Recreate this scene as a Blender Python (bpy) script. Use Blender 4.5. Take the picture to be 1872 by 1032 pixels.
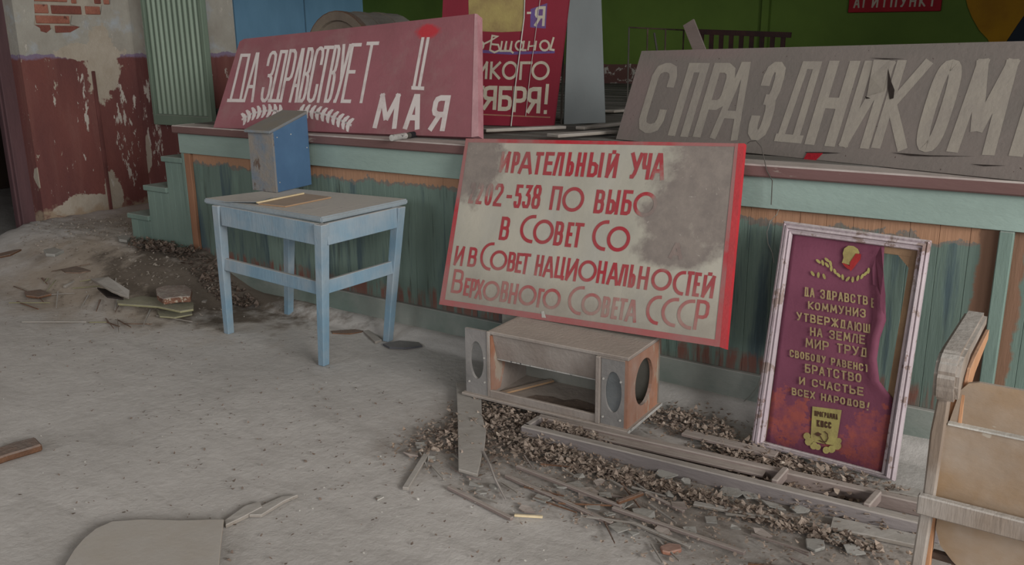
import bpy, bmesh, math, random
import numpy as np
from mathutils import Vector, Matrix
from mathutils.geometry import tessellate_polygon
for o in list(bpy.data.objects): bpy.data.objects.remove(o)
SC = bpy.context.scene; COL = SC.collection
random.seed(7)

# ---------------------------------------------------------------- camera
W, H = 1872, 1032
PP = np.array([W/2, H/2]); VX = np.array((-1431., 112.))-PP; VV = np.array((1000., 6500.))-PP
F = math.sqrt(-(VX@VV))
_X = np.array([VX[0], VX[1], F]); _X = -_X/np.linalg.norm(_X)
_D = np.array([VV[0], VV[1], F]); _Z = -_D/np.linalg.norm(_D)
_Y = np.cross(_Z, _X); R = np.stack([_X, _Y, _Z], 1)
CAM = np.array([0, 0, 1.5])
cd = bpy.data.cameras.new('camera'); cam = bpy.data.objects.new('camera', cd); COL.objects.link(cam)
cd.sensor_width = 36; cd.lens = 36*F/W; cd.clip_start = .02; cd.clip_end = 100
Rt = R.T
m4 = Matrix.Identity(4)
for i in range(3):
    m4[i][0] = Rt[i][0]; m4[i][1] = -Rt[i][1]; m4[i][2] = -Rt[i][2]; m4[i][3] = CAM[i]
cam.matrix_world = m4; SC.camera = cam

# ---------------------------------------------------------------- light
world = bpy.data.worlds.new('overcast'); SC.world = world; world.use_nodes = True
bg = world.node_tree.nodes['Background']; bg.inputs[0].default_value = (.80, .88, 1, 1); bg.inputs[1].default_value = .50
def area(name, loc, target, sx, sy, power, col=(1, 1, 1)):
    l = bpy.data.lights.new(name, 'AREA'); l.shape = 'RECTANGLE'; l.size = sx; l.size_y = sy; l.energy = power; l.color = col
    o = bpy.data.objects.new(name, l); COL.objects.link(o); o.location = loc
    o.rotation_euler = (Vector(target)-Vector(loc)).to_track_quat('-Z', 'Y').to_euler(); return o
area('window_light_right', (7.6, -1.0, 3.5), (-3, 2.4, .3), 4.4, 2.2, 870, (1, .985, .96))
area('window_light_right_rear', (4.6, -6.2, 3.3), (-3, 3.2, .3), 3.4, 2.0, 205, (1, .985, .96))
area('rear_fill_light', (-4.5, -5.0, 2.9), (-3, 2.5, .3), 3.0, 1.8, 75, (.96, .98, 1))  # fill added behind the camera, standing in for unseen windows
SC.view_settings.view_transform = 'Standard'; SC.view_settings.look = 'None'
SC.view_settings.exposure = 0.0; SC.view_settings.gamma = 1; SC.view_settings.use_curve_mapping = False

# ---------------------------------------------------------------- measuring helpers
def ray(x, y): return Rt@np.array([x-PP[0], y-PP[1], F])
def at(x, y, ax, v):
    d = ray(x, y); i = 'xyz'.index(ax); return CAM+d*((v-CAM[i])/d[i])
def onpl(x, y, o, n):
    d = ray(x, y); return CAM+d*(((o-CAM)@n)/(d@n))
def s2l(c):
    return tuple(((v/255)/12.92 if v/255 <= .04045 else ((v/255+.055)/1.055)**2.4) for v in c)+(1,)

# ---------------------------------------------------------------- node materials
class NT:
    def __init__(s, name):
        s.m = bpy.data.materials.new(name); s.m.use_nodes = True; s.t = s.m.node_tree
        s.b = s.t.nodes['Principled BSDF']; s.b.inputs['Specular IOR Level'].default_value = .25
    def n(s, typ, **k):
        nd = s.t.nodes.new(typ)
        for a, v in k.items(): setattr(nd, a, v)
        return nd
    def l(s, a, b): s.t.links.new(a, b)
    def coord(s, kind='Object'):
        if not hasattr(s, '_tc'): s._tc = s.n('ShaderNodeTexCoord')
        return s._tc.outputs[kind]
    def pos(s):
        if not hasattr(s, '_g'): s._g = s.n('ShaderNodeNewGeometry')
        return s._g.outputs['Position']
    def nz(s):
        s.pos(); x = s.n('ShaderNodeSeparateXYZ'); s.l(s._g.outputs['Normal'], x.inputs[0]); return x.outputs[2]
    def sep(s, v):
        x = s.n('ShaderNodeSeparateXYZ'); s.l(v, x.inputs[0]); return x.outputs
    def math(s, op, a, b=None, clamp=False):
        x = s.n('ShaderNodeMath', operation=op, use_clamp=clamp)
        for i, v in enumerate((a, b)):
            if v is None: continue
            if isinstance(v, (int, float)): x.inputs[i].default_value = v
            else: s.l(v, x.inputs[i])
        return x.outputs[0]
    def noise(s, scale=5, detail=5, rough=.6, vec=None, stretch=(1, 1, 1), dist=0):
        v = vec if vec is not None else s.pos()
        if stretch != (1, 1, 1):
            mp = s.n('ShaderNodeMapping'); mp.inputs['Scale'].default_value = stretch; s.l(v, mp.inputs[0]); v = mp.outputs[0]
        x = s.n('ShaderNodeTexNoise'); x.inputs['Scale'].default_value = scale; x.inputs['Detail'].default_value = detail
        x.inputs['Roughness'].default_value = rough; x.inputs['Distortion'].default_value = dist; s.l(v, x.inputs[0]); return x.outputs[0]
    def ramp(s, v, a, b, lo=0., hi=1.):
        x = s.n('ShaderNodeMapRange'); x.inputs[1].default_value = a; x.inputs[2].default_value = b
        x.inputs[3].default_value = lo; x.inputs[4].default_value = hi; s.l(v, x.inputs[0]); return x.outputs[0]
    def mix(s, f, a, b):
        x = s.n('ShaderNodeMix', data_type='RGBA')
        if isinstance(f, (int, float)): x.inputs[0].default_value = f
        else: s.l(f, x.inputs[0])
        for i, v in ((6, a), (7, b)):
            if isinstance(v, tuple): x.inputs[i].default_value = v if len(v) == 4 else s2l(v)
            else: s.l(v, x.inputs[i])
        return x.outputs[2]
    def blobs(s, a, b, lst, amp=.25, scale=6):
        """rough-edged union of ellipses in the plane of the sockets a, b -> 0..1"""
        nz = s.ramp(s.noise(scale, 6, .65), .3, .7, -amp, amp); out = None
        for (ca, cb, ra, rb) in lst:
            x = s.math('MULTIPLY', s.math('SUBTRACT', a, ca), 1/ra); y = s.math('MULTIPLY', s.math('SUBTRACT', b, cb), 1/rb)
            r = s.math('SQRT', s.math('ADD', s.math('MULTIPLY', x, x), s.math('MULTIPLY', y, y)))
            v = s.math('SUBTRACT', 1, r); out = v if out is None else s.math('MAXIMUM', out, v)
        return s.ramp(s.math('ADD', out, nz), 0, .06)
    def soft(s, a, b, lst, amp=.25, scale=6, w=.5):
        nz = s.ramp(s.noise(scale, 6, .65), .3, .7, -amp, amp); out = None
        for (ca, cb, ra, rb) in lst:
            x = s.math('MULTIPLY', s.math('SUBTRACT', a, ca), 1/ra); y = s.math('MULTIPLY', s.math('SUBTRACT', b, cb), 1/rb)
            r = s.math('SQRT', s.math('ADD', s.math('MULTIPLY', x, x), s.math('MULTIPLY', y, y)))
            v = s.math('SUBTRACT', 1, r); out = v if out is None else s.math('MAXIMUM', out, v)
        return s.ramp(s.math('ADD', out, nz), 0, w)
    def done(s, col, rough=.8, bump=0, bscale=60, bvec=None, bst=(1, 1, 1), h=None):
        if isinstance(col, tuple): s.b.inputs['Base Color'].default_value = col if len(col) == 4 else s2l(col)
        else: s.l(col, s.b.inputs['Base Color'])
        s.b.inputs['Roughness'].default_value = rough
        if bump:
            bp = s.n('ShaderNodeBump'); bp.inputs['Strength'].default_value = bump; bp.inputs['Distance'].default_value = .01
            s.l(h if h is not None else s.noise(bscale, 4, .6, bvec, bst), bp.inputs['Height']); s.l(bp.outputs[0], s.b.inputs['Normal'])
        return s.m

DUST = (180, 175, 169)
def paint(name, c, c2=None, scale=4, st=(1, 1, 1), chip=None, chipamt=.68, dust=.8, rough=.75, bump=.25, bscale=60, dustc=DUST, grime=0.0):
    """worn paint or bare wood: two-tone noise, chips to a third colour, dust on the faces that look up"""
    k = NT(name)
    c2 = c2 or tuple(v*.8 for v in c)
    col = k.mix(k.ramp(k.noise(scale, 6, .6, stretch=st), .35, .65), c, c2)
    if chip:
        col = k.mix(k.ramp(k.noise(scale*3.1, 6, .65, stretch=st), chipamt, chipamt+.03), col, chip)
    if grime:
        col = k.mix(k.ramp(k.noise(scale*.7, 5, .6), .4, .7, 0, grime), col, DUST)
    if dust:
        f = k.math('MULTIPLY', k.ramp(k.nz(), .25, .8), k.ramp(k.noise(9, 5, .6), .25, .6, dust*.6, dust))
        col = k.mix(f, col, dustc)
    return k.done(col, rough, bump, bscale, bst=st)

# ---------------------------------------------------------------- mesh helpers
class MB:
    def __init__(s): s.v = []; s.f = []; s.uv = {}
    def vert(s, p, uv=None):
        s.v.append(tuple(float(c) for c in p))
        if uv is not None: s.uv[len(s.v)-1] = uv
        return len(s.v)-1
    def poly(s, pts, uvs=None):
        s.f.append([s.vert(p, None if uvs is None else uvs[i]) for i, p in enumerate(pts)])
    def hexa(s, b, t):
        """b, t: 4 corner points each (same order)"""
        i = [s.vert(p) for p in b]; j = [s.vert(p) for p in t]
        s.f += [i[::-1], j]
        for a in range(4):
            c = (a+1) % 4; s.f.append([i[a], i[c], j[c], j[a]])
    def box(s, x0, x1, y0, y1, z0, z1):
        s.hexa([(x0, y0, z0), (x1, y0, z0), (x1, y1, z0), (x0, y1, z0)], [(x0, y0, z1), (x1, y0, z1), (x1, y1, z1), (x0, y1, z1)])
    def bar(s, p, q, w, t, up=(0, 0, 1), w2=None, t2=None):
        """bar from p to q, w across, t along up"""
        p = np.array(p, float); q = np.array(q, float); d = q-p; d /= np.linalg.norm(d); up = np.array(up, float)
        sd = np.cross(d, up); sd /= np.linalg.norm(sd); u = np.cross(sd, d)
        w2 = w if w2 is None else w2; t2 = t if t2 is None else t2
        fn = lambda c, w, t: [c-sd*w/2-u*t/2, c+sd*w/2-u*t/2, c+sd*w/2+u*t/2, c-sd*w/2+u*t/2]
        s.hexa(fn(p, w, t), fn(q, w2, t2))
    def tube(s, pts, r, n=8, r2=None):
        pts = [np.array(p, float) for p in pts]; rings = []
        for i, p in enumerate(pts):
            d = pts[min(i+1, len(pts)-1)]-pts[max(i-1, 0)]; d /= np.linalg.norm(d)
            a = np.cross(d, (0, 0, 1.)) if abs(d[2]) < .9 else np.cross(d, (1., 0, 0)); a /= np.linalg.norm(a); b = np.cross(d, a)
            rr = r if r2 is None else r+(r2-r)*i/(len(pts)-1)
            rings.append([s.vert(p+rr*(math.cos(t)*a+math.sin(t)*b)) for t in [2*math.pi*k/n for k in range(n)]])
        for A, B in zip(rings, rings[1:]):
            for k in range(n): s.f.append([A[k], A[(k+1) % n], B[(k+1) % n], B[k]])
        s.f += [rings[0][::-1], rings[-1]]
    def prism(s, pts, vec):
        """extrude a polygon (3-D points) by vec"""
        vec = np.array(vec, float); a = [s.vert(p) for p in pts]; b = [s.vert(np.array(p)+vec) for p in pts]
        s.f += [a[::-1], b]
        for i in range(len(a)):
            j = (i+1) % len(a); s.f.append([a[i], a[j], b[j], b[i]])
    def build(s, name, mat, parent=None, bevel=0, smooth=False, origin=None, seg=1, wiggle=0):
        me = bpy.data.meshes.new(name)
        P = np.array(s.v)
        if origin is None: origin = (0, 0, 0) if parent else ((P[:, 0].min()+P[:, 0].max())/2, (P[:, 1].min()+P[:, 1].max())/2, P[:, 2].min())
        off = np.array(world_loc(parent)) if parent else np.array(origin, float)
        me.from_pydata([tuple(p-off) for p in P], [], s.f)
        if s.uv:
            ul = me.uv_layers.new(name='UVMap')
            for lp in me.loops: ul.data[lp.index].uv = s.uv.get(lp.vertex_index, (0, 0))
        bm = bmesh.new(); bm.from_mesh(me)
        bmesh.ops.recalc_face_normals(bm, faces=bm.faces)
        if bevel: bmesh.ops.bevel(bm, geom=list(bm.edges), offset=bevel, segments=seg, affect='EDGES', clamp_overlap=True)
        bm.to_mesh(me); bm.free()
        if smooth:
            for p in me.polygons: p.use_smooth = True
        me.materials.append(mat)
        o = bpy.data.objects.new(name, me); COL.objects.link(o)
        if parent: o.parent = parent
        else: o.location = off
        return o
WL = {}
def world_loc(o):
    x = np.zeros(3)
    while o: x = x+np.array(o.location); o = o.parent
    return x
def tag(o, label=None, cat=None, group=None, kind=None):
    for k, v in (('label', label), ('category', cat), ('group', group), ('kind', kind)):
        if v: o[k] = v
    return o
def thing(name, label, cat, loc, group=None):
    o = bpy.data.objects.new(name, None); COL.objects.link(o); o.location = loc; o.empty_display_size = .1
    return tag(o, label, cat, group)
def struct(name, loc=(0, 0, 0)):
    o = bpy.data.objects.new(name, None); COL.objects.link(o); o.location = loc; o['kind'] = 'structure'; return o

# ---------------------------------------------------------------- stroke lettering
def _arc(cx, cy, rx, ry, a0, a1, n=14): return [(cx+rx*math.cos(math.radians(a0+(a1-a0)*i/n)), cy+ry*math.sin(math.radians(a0+(a1-a0)*i/n))) for i in range(n+1)]
def _se(n=28, e=.72):
    P = []
    for i in range(n):
        t = 2*math.pi*i/n; c, s_ = math.cos(t), math.sin(t)
        P.append((.5+.5*math.copysign(abs(c)**e, c), .5+.5*math.copysign(abs(s_)**e, s_)))
    return P+[P[0]]
BOWL_U = lambda y0, y1, x0=0: [(x0, y0), (x0, y1), (.62, y1), (.9, y1-.05), (1, y1-.15), (1, y0+.15), (.9, y0+.05), (.62, y0), (x0, y0)]
G = {
 'А': [[(0, 0), (.42, 1), (.58, 1), (1, 0)], [(.17, .3), (.83, .3)]],
 'Б': [[(.95, 1), (0, 1), (0, 0), (.65, 0), (.92, .06), (1, .17), (1, .38), (.92, .5), (.65, .56), (0, .56)]],
 'В': [BOWL_U(0, .52), [(0, .52), (0, 1), (.6, 1), (.85, .95), (.93, .86), (.93, .66), (.85, .57), (.6, .52)]],
 'Г': [[(0, 0), (0, 1), (1, 1)]],
 'Д': [[(.15, 0), (.3, 1), (.88, 1), (.88, 0)], [(-.1, 0), (1.05, 0)]],
 'Е': [[(1, 1), (0, 1), (0, 0), (1, 0)], [(0, .52), (.85, .52)]],
 'Ж': [[(0, 0), (.5, .5), (0, 1)], [(1, 0), (.5, .5), (1, 1)], [(.5, 0), (.5, 1)]],
 'З': [[(0, .72), (0, .86), (.12, .96), (.35, 1), (.65, 1), (.92, .95), (1, .84), (1, .66), (.9, .56), (.65, .52), (.3, .52)], [(.65, .52), (.9, .47), (1, .36), (1, .15), (.9, .05), (.65, 0), (.35, 0), (.1, .05), (0, .15), (0, .28)]],
 'И': [[(0, 1), (0, 0), (1, 1), (1, 0)]],
 'Й': [[(0, 1), (0, 0), (1, 1), (1, 0)], [(.25, 1.16), (.75, 1.16)]],
 'К': [[(0, 0), (0, 1)], [(1, 1), (.12, .5), (1, 0)]],
 'Л': [[(0, 0), (.3, 1), (1, 1), (1, 0)]],
 'М': [[(0, 0), (.1, 1), (.5, .2), (.9, 1), (1, 0)]],
 'Н': [[(0, 0), (0, 1)], [(1, 0), (1, 1)], [(0, .5), (1, .5)]],
 'О': [_se()], 'o': [_arc(.5, .5, .5, .5, 0, 360, 32)],
 'П': [[(0, 0), (0, 1), (1, 1), (1, 0)]],
 'Р': [[(0, 0), (0, 1), (.62, 1), (.9, .95), (1, .85), (1, .58), (.9, .48), (.62, .43), (0, .43)]],
 'С': [[(1, .68)]+[(p[0], p[1]) for p in [(1, .85), (.88, .96), (.6, 1), (.4, 1), (.12, .96), (0, .85), (0, .15), (.12, .04), (.4, 0), (.6, 0), (.88, .04), (1, .15), (1, .32)]]],
 'c': [_arc(.95, .5, .95, .5, 90, 270, 20)],
 'Т': [[(.5, 0), (.5, 1)], [(0, 1), (1, 1)]],
 'У': [[(1, 1), (.5, .15), (.3, 0), (0, 0)], [(0, 1), (.6, .38)]],
 'Х': [[(0, 0), (1, 1)], [(0, 1), (1, 0)]],
 'Ц': [[(0, 1), (0, 0), (.88, 0), (.88, 1)], [(.88, 0), (1.05, 0), (1.05, -.16)]],
 'Ч': [[(0, 1), (0, .6), (.15, .45), (1, .45)], [(1, 1), (1, 0)]],
 'Щ': [[(0, 1), (0, 0), (.9, 0), (.9, 1)], [(.45, 0), (.45, 1)], [(.9, 0), (1.08, 0), (1.08, -.15)]],
 'Ы': [[(0, 1), (0, 0), (.4, 0), (.6, .1), (.6, .45), (.4, .54), (0, .54)], [(1, 1), (1, 0)]],
 'Ь': [[(0, 1), (0, 0), (.65, 0), (.92, .07), (1, .18), (1, .38), (.92, .49), (.65, .55), (0, .55)]],
 'Ю': [[(0, 0), (0, 1)], [(0, .5), (.35, .5)], [(.35+.65*p[0], p[1]) for p in _se()]],
 'Я': [[(1, 0), (1, 1), (.38, 1), (.1, .95), (0, .85), (0, .6), (.1, .5), (.38, .45), (1, .45)], [(.55, .45), (0, 0)]],
 'I': [[(.5, 0), (.5, 1)]],
 '2': [[(0, .75), (0, .88), (.2, 1), (.8, 1), (1, .88), (1, .68), (0, .08), (0, 0), (1, 0)]],
 '3': [[(0, 1), (1, 1), (.5, .6), (.85, .55), (1, .42), (1, .14), (.8, 0), (.2, 0), (0, .12), (0, .25)]],
 '5': [[(1, 1), (.1, 1), (.1, .58), (.8, .58), (1, .46), (1, .14), (.8, 0), (.2, 0), (0, .12), (0, .25)]],
 '6': [[(1, .8), (1, .88), (.8, 1), (.2, 1), (0, .88), (0, .12), (.2, 0), (.8, 0), (1, .12), (1, .45), (.8, .56), (0, .56)]],
 '8': [[(.5, .53), (.12, .6), (.05, .7), (.05, .88), (.25, 1), (.75, 1), (.95, .88), (.95, .7), (.88, .6), (.5, .53), (.1, .46), (0, .36), (0, .12), (.2, 0), (.8, 0), (1, .12), (1, .36), (.9, .46), (.5, .53)]],
 '-': [[(0, .45), (1, .45)]], '.': [[(.4, .02), (.6, .02)]],
 '!': [[(.5, .3), (.55, 1)], [(.5, 0), (.5, .08)]],
}
def ribbon(P, w):
    """offset polyline into quads (2-D)"""
    P = [np.array(p, float) for p in P]; Q = [P[0]]
    for p in P[1:]:
        if np.linalg.norm(p-Q[-1]) > 1e-5: Q.append(p)
    P = Q
    if len(P) < 2: return []
    closed = np.linalg.norm(P[0]-P[-1]) < 1e-6 and len(P) > 3
    if closed: P = P[:-1]
    n = len(P); L = []; Rr = []
    for i in range(n):
        ds = []
        if closed or i > 0: d = P[i]-P[i-1]; ds.append(d/np.linalg.norm(d))
        if closed or i < n-1: d = P[(i+1) % n]-P[i]; ds.append(d/np.linalg.norm(d))
        ns = [np.array([-d[1], d[0]]) for d in ds]
        if len(ns) == 1: m = ns[0]
        else:
            m = ns[0]+ns[1]; q = np.linalg.norm(m)
            if q < .35: m = ns[0]
            else: m = m/q; m = m/max(.45, m@ns[0])
        L.append(P[i]+m*w/2); Rr.append(P[i]-m*w/2)
    return [(L[i], L[(i+1) % n], Rr[(i+1) % n], Rr[i]) for i in range(n if closed else n-1)]

class Plane:
    """a painted flat board: 2-D metric frame on a world plane + normalised uv"""
    def __init__(s, corners):
        s.TL, s.TR, s.BR, s.BL = [np.array(c, float) for c in corners]
        s.e1 = s.BR-s.BL; s.w = np.linalg.norm(s.e1); s.e1 = s.e1/s.w
        n = np.cross(s.e1, s.TL-s.BL); s.n = n/np.linalg.norm(n)   # e1 x up = towards the viewer (-y)
        s.e2 = np.cross(s.n, s.e1); s.h = (s.TL-s.BL)@s.e2
    def px(s, x, y): return s.m2(onpl(x, y, s.BL, s.n))
    def m2(s, p): d = np.array(p)-s.BL; return np.array([d@s.e1, d@s.e2])
    def p3(s, q, off=0): return s.BL+s.e1*q[0]+s.e2*q[1]+s.n*off
    def uv(s, q): return (q[0]/s.w, q[1]/s.h)
    def face(s, mb, pts, off=.0, th=None):
        mb.poly([s.p3(p, off) for p in pts], [s.uv(p) for p in pts])
    def slab(s, mb, pts, front, back):
        a = [mb.vert(s.p3(p, front), s.uv(p)) for p in pts]; b = [mb.vert(s.p3(p, back), s.uv(p)) for p in pts]
        mb.f += [a, b[::-1]]
        for i in range(len(a)):
            j = (i+1) % len(a); mb.f.append([a[i], b[i], b[j], a[j]])
    def glyph(s, mb, ch, BL, BR, TR, TL, w, off=.0012):
        BL, BR, TR, TL = map(np.array, (BL, BR, TR, TL))
        wx = np.linalg.norm(BR-BL); hy = np.linalg.norm(TL-BL); ix = min(.45, w/2/wx); iy = min(.45, w/2/hy)
        if ch in 'I!': ix = .0
        for k, st in enumerate(G[ch]):
            P = []
            for (a, b) in st:
                a = ix+a*(1-2*ix); b = iy+b*(1-2*iy)
                P.append((BL*(1-a)+BR*a)*(1-b)+(TL*(1-a)+TR*a)*b)
            sp_ = [[P[0]]]; src = [[st[0]]]
            for i_ in range(1, len(P)):
                sp_[-1].append(P[i_]); src[-1].append(st[i_])
                if 0 < i_ < len(P)-1:
                    d0, d1 = P[i_]-P[i_-1], P[i_+1]-P[i_]
                    if d0@d1 < -.45*np.linalg.norm(d0)*np.linalg.norm(d1): sp_.append([P[i_]]); src.append([st[i_]])
            if len(P) > 1:   # run open ends out by half the inset so that stems reach the box
                for P_, st_ in zip(sp_, src):
                    if np.linalg.norm(np.array(st[0])-np.array(st[-1])) < 1e-6: continue
                    for e in (0, -1):
                        o_ = 1 if e == 0 else -2; d = P_[e]-P_[o_]; q = np.linalg.norm(d)
                        if q < 1e-6: continue
                        du = np.array(st_[e])-np.array(st_[o_])
                        if st_[e][1] in (0, 1) and abs(du[1]) > abs(du[0])*.3: P_[e] = P_[e]+d/q*w*.5
                        elif abs(du[0]) > 3*abs(du[1]) and st_[e][0] > .75: P_[e] = P_[e]+d/q*w*.5
            n_ = 0
            for P_ in sp_:
                for q in ribbon(P_, w): s.face(mb, list(q), off+k*.00015+n_*.00002); n_ += 1
    def letter(s, mb, ch, x0, x1, yt, yb, w, off=.0012):
        ym = (yt+yb)/2; xc = (x0+x1)/2
        l = s.px(x0, ym)[0]; r = s.px(x1, ym)[0]; t = s.px(xc, yt)[1]; b = s.px(xc, yb)[1]
        s.glyph(mb, ch, (l, b), (r, b), (r, t), (l, t), w, off)
    def line(s, mb, text, x0, yt0, yb0, x1, yt1, yb1, w, gap=.25, off=.0012, space=.7):
        TLp, BLp, TRp, BRp = s.px(x0, yt0), s.px(x0, yb0), s.px(x1, yt1), s.px(x1, yb1)
        adv = [space if c == ' ' else (1.25 if c in 'МЖЩЮ' else (.4 if c == '!' else 1)) for c in text]; tot = sum(adv)+gap*(len(text)-1); x = 0
        for c, a in zip(text, adv):
            if c != ' ':
                f0, f1 = x/tot, (x+a)/tot; s.glyph(mb, c, BLp+(BRp-BLp)*f0, BLp+(BRp-BLp)*f1, TLp+(TRp-TLp)*f1, TLp+(TRp-TLp)*f0, w, off)
            x += a+gap

# ================================================================ materials
M = {}
k = NT('dusty_floor'); x, y, z = k.sep(k.pos())
c = k.mix(k.ramp(k.noise(1.3, 7, .65), .35, .65), (200, 195, 190), (182, 177, 172))
c = k.mix(k.ramp(k.noise(16, 6, .7), .45, .75, 0, .3), c, (158, 152, 147))
c = k.mix(k.ramp(k.noise(2.2, 6, .65, stretch=(.5, 2.2, 1), dist=.8), .5, .74, 0, .4), c, (146, 140, 134))
c = k.mix(k.ramp(k.noise(31, 5, .7), .66, .74, 0, .45), c, (128, 120, 112))
c = k.mix(k.ramp(k.noise(70, 3, .6), .62, .75, 0, .5), c, (205, 200, 195))
c = k.mix(k.math('MULTIPLY', k.soft(x, y, [(-5.9, 4.1, 1.3, 1.0), (-5.2, 3.0, 1.6, .65)], .35, 2.5, .6), .75), c, (158, 142, 124))
c = k.mix(k.soft(x, y, [(-4.7, 3.1, .9, .35), (-4.35, 3.35, .9, .3), (-5.1, 3.35, .5, .25)], .5, 5, .5), c, (110, 100, 90))
c = k.mix(k.math('MULTIPLY', k.soft(x, y, [(-1.9, 2.6, .5, .5), (-1.0, 2.6, 1.1, .45), (-.4, 2.5, .5, .6)], .4, 6, .6), .6), c, (138, 126, 116))
M['floor'] = k.done(c, .95, .5, h=k.math('ADD', k.noise(26, 8, .72), k.math('MULTIPLY', k.noise(3, 4, .6), 2)))

def wallmat(name, a, b, blobs, split=1.475, up=(160, 156, 146), up2=(142, 136, 126), seed=0):
    k = NT(name); s_ = dict(x=0, y=1, z=2); X = k.sep(k.pos()); A, B = X[s_[a]], X[s_[b]]
    edge = k.math('ADD', X[2], k.ramp(k.noise(14, 5, .6), .3, .7, -.012, .012))
    red = k.mix(k.ramp(k.noise(2.2, 6, .6, stretch=(1, 1, .35)), .35, .65), (116, 70, 64), (96, 60, 58))
    red = k.mix(k.ramp(k.noise(9, 6, .6, stretch=(1, 1, .15)), .5, .8, 0, .5), red, (130, 92, 84))
    cream = k.mix(k.ramp(k.noise(3, 6, .6), .35, .65), up, up2)
    cream = k.mix(k.ramp(k.noise(5, 6, .6), .55, .7, 0, .8), cream, (158, 165, 172))
    pl = k.mix(k.ramp(k.noise(5, 6, .65), .3, .7), (170, 160, 146), (152, 140, 124))
    col = k.mix(k.ramp(edge, split-.004, split+.004), red, cream)
    col = k.mix(k.math('MULTIPLY', k.ramp(edge, split-.03, split-.01), k.ramp(edge, split+.012, split+.006)), col, (120, 105, 125))
    col = k.mix(k.ramp(k.noise(9, 7, .72, stretch=(1, 1, .4)), .655, .665), col, pl)
    if blobs: col = k.mix(k.blobs(A, B, blobs, .28, 7), col, pl)
    st_ = k.soft(A, B, [(4.3, .85, .16, .5), (3.95, 1.1, .06, .35)] if a == 'y' else [(-6.85, .9, .2, .5)], .1, 6, .4)
    th_ = k.math('ADD', k.noise(16, 6, .7, stretch=(1, 1, .35)), k.math('MULTIPLY', st_, .09))
    col = k.mix(k.ramp(th_, .64, .65), col, (176, 168, 158))
    low = k.math('ADD', X[2], k.ramp(k.noise(6, 6, .6), .3, .7, -.1, .1))
    col = k.mix(k.ramp(low, .26, .2), col, (150, 132, 112))
    return k.done(col, .85, .35, 30)
pb = lambda p, ax, v: at(*p, ax, v)
def yz(p): q = at(*p, 'x', -7); return q[1], q[2]
bl = []
for p, ry, rz in (((186, 118), .15, .30), ((170, 95), .3, .07), ((165, 376), .26, .11), ((122, 384), .12, .05), ((208, 360), .08, .2)):
    q = yz(p); bl.append((q[0], q[1], ry, rz))
M['wall_left'] = wallmat('peeling_side_wall_paint', 'y', 'z', bl)
bl = []
for p, rx, rz in (((272, 275), .04, .14), ((268, 300), .05, .08)):
    q = at(*p, 'y', 4.45); bl.append((q[0], q[2], rx, rz))
M['wall_front'] = wallmat('peeling_front_wall_paint', 'x', 'z', bl)
M['mortar'] = paint('old_lime_mortar', (168, 158, 144), (150, 140, 126), 9, dust=0)
M['brick'] = paint('red_brick', (158, 104, 86), (132, 80, 66), 5, chip=(100, 62, 52), chipamt=.62, dust=.3, bump=.6, bscale=80)
M['brick_dark'] = paint('dark_brick', (128, 74, 62), (110, 66, 58), 6, dust=.3, bump=.6, bscale=80)
M['doorframe'] = paint('dull_plum_paint', (92, 66, 68), (74, 54, 56), 4, st=(1, 1, .2), chip=(150, 140, 130), chipamt=.7, dust=.3)
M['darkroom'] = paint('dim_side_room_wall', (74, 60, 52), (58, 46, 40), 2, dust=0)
k = NT('stage_green_wall'); x, y, z = k.sep(k.pos())
c = k.mix(k.ramp(k.noise(1.5, 5, .6), .3, .7), (98, 122, 52), (86, 108, 46))
ez = k.math('ADD', z, k.ramp(k.noise(9, 4, .6), .3, .7, -.006, .006))
dd = k.mix(k.ramp(k.noise(8, 6, .7), .56, .58), (104, 74, 68), (182, 176, 166))
c = k.mix(k.ramp(ez, 1.283, 1.288), dd, c)
M['green'] = k.done(c, .8, .15, 20)
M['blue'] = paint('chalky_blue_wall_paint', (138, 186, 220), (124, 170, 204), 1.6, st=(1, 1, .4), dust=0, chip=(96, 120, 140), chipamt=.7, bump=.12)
M['blue_shaded'] = paint('chalky_shaded_blue_paint', (104, 140, 166), (94, 128, 152), 1.6, st=(1, 1, .4), dust=0, bump=.12)  # same wall blue darkened, painting the shade of a turned-away face
M['ceiling'] = paint('grey_ceiling', (120, 116, 108), (104, 100, 94), 2, dust=0)
M['panelgreen'] = paint('grey_green_paint', (112, 126, 110), (102, 116, 102), 4, st=(1, 1, .2), dust=.4)
M['rib'] = paint('pale_grey_green_paint', (142, 156, 140), (126, 140, 124), 4, st=(1, 1, .2), dust=.4)

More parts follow.
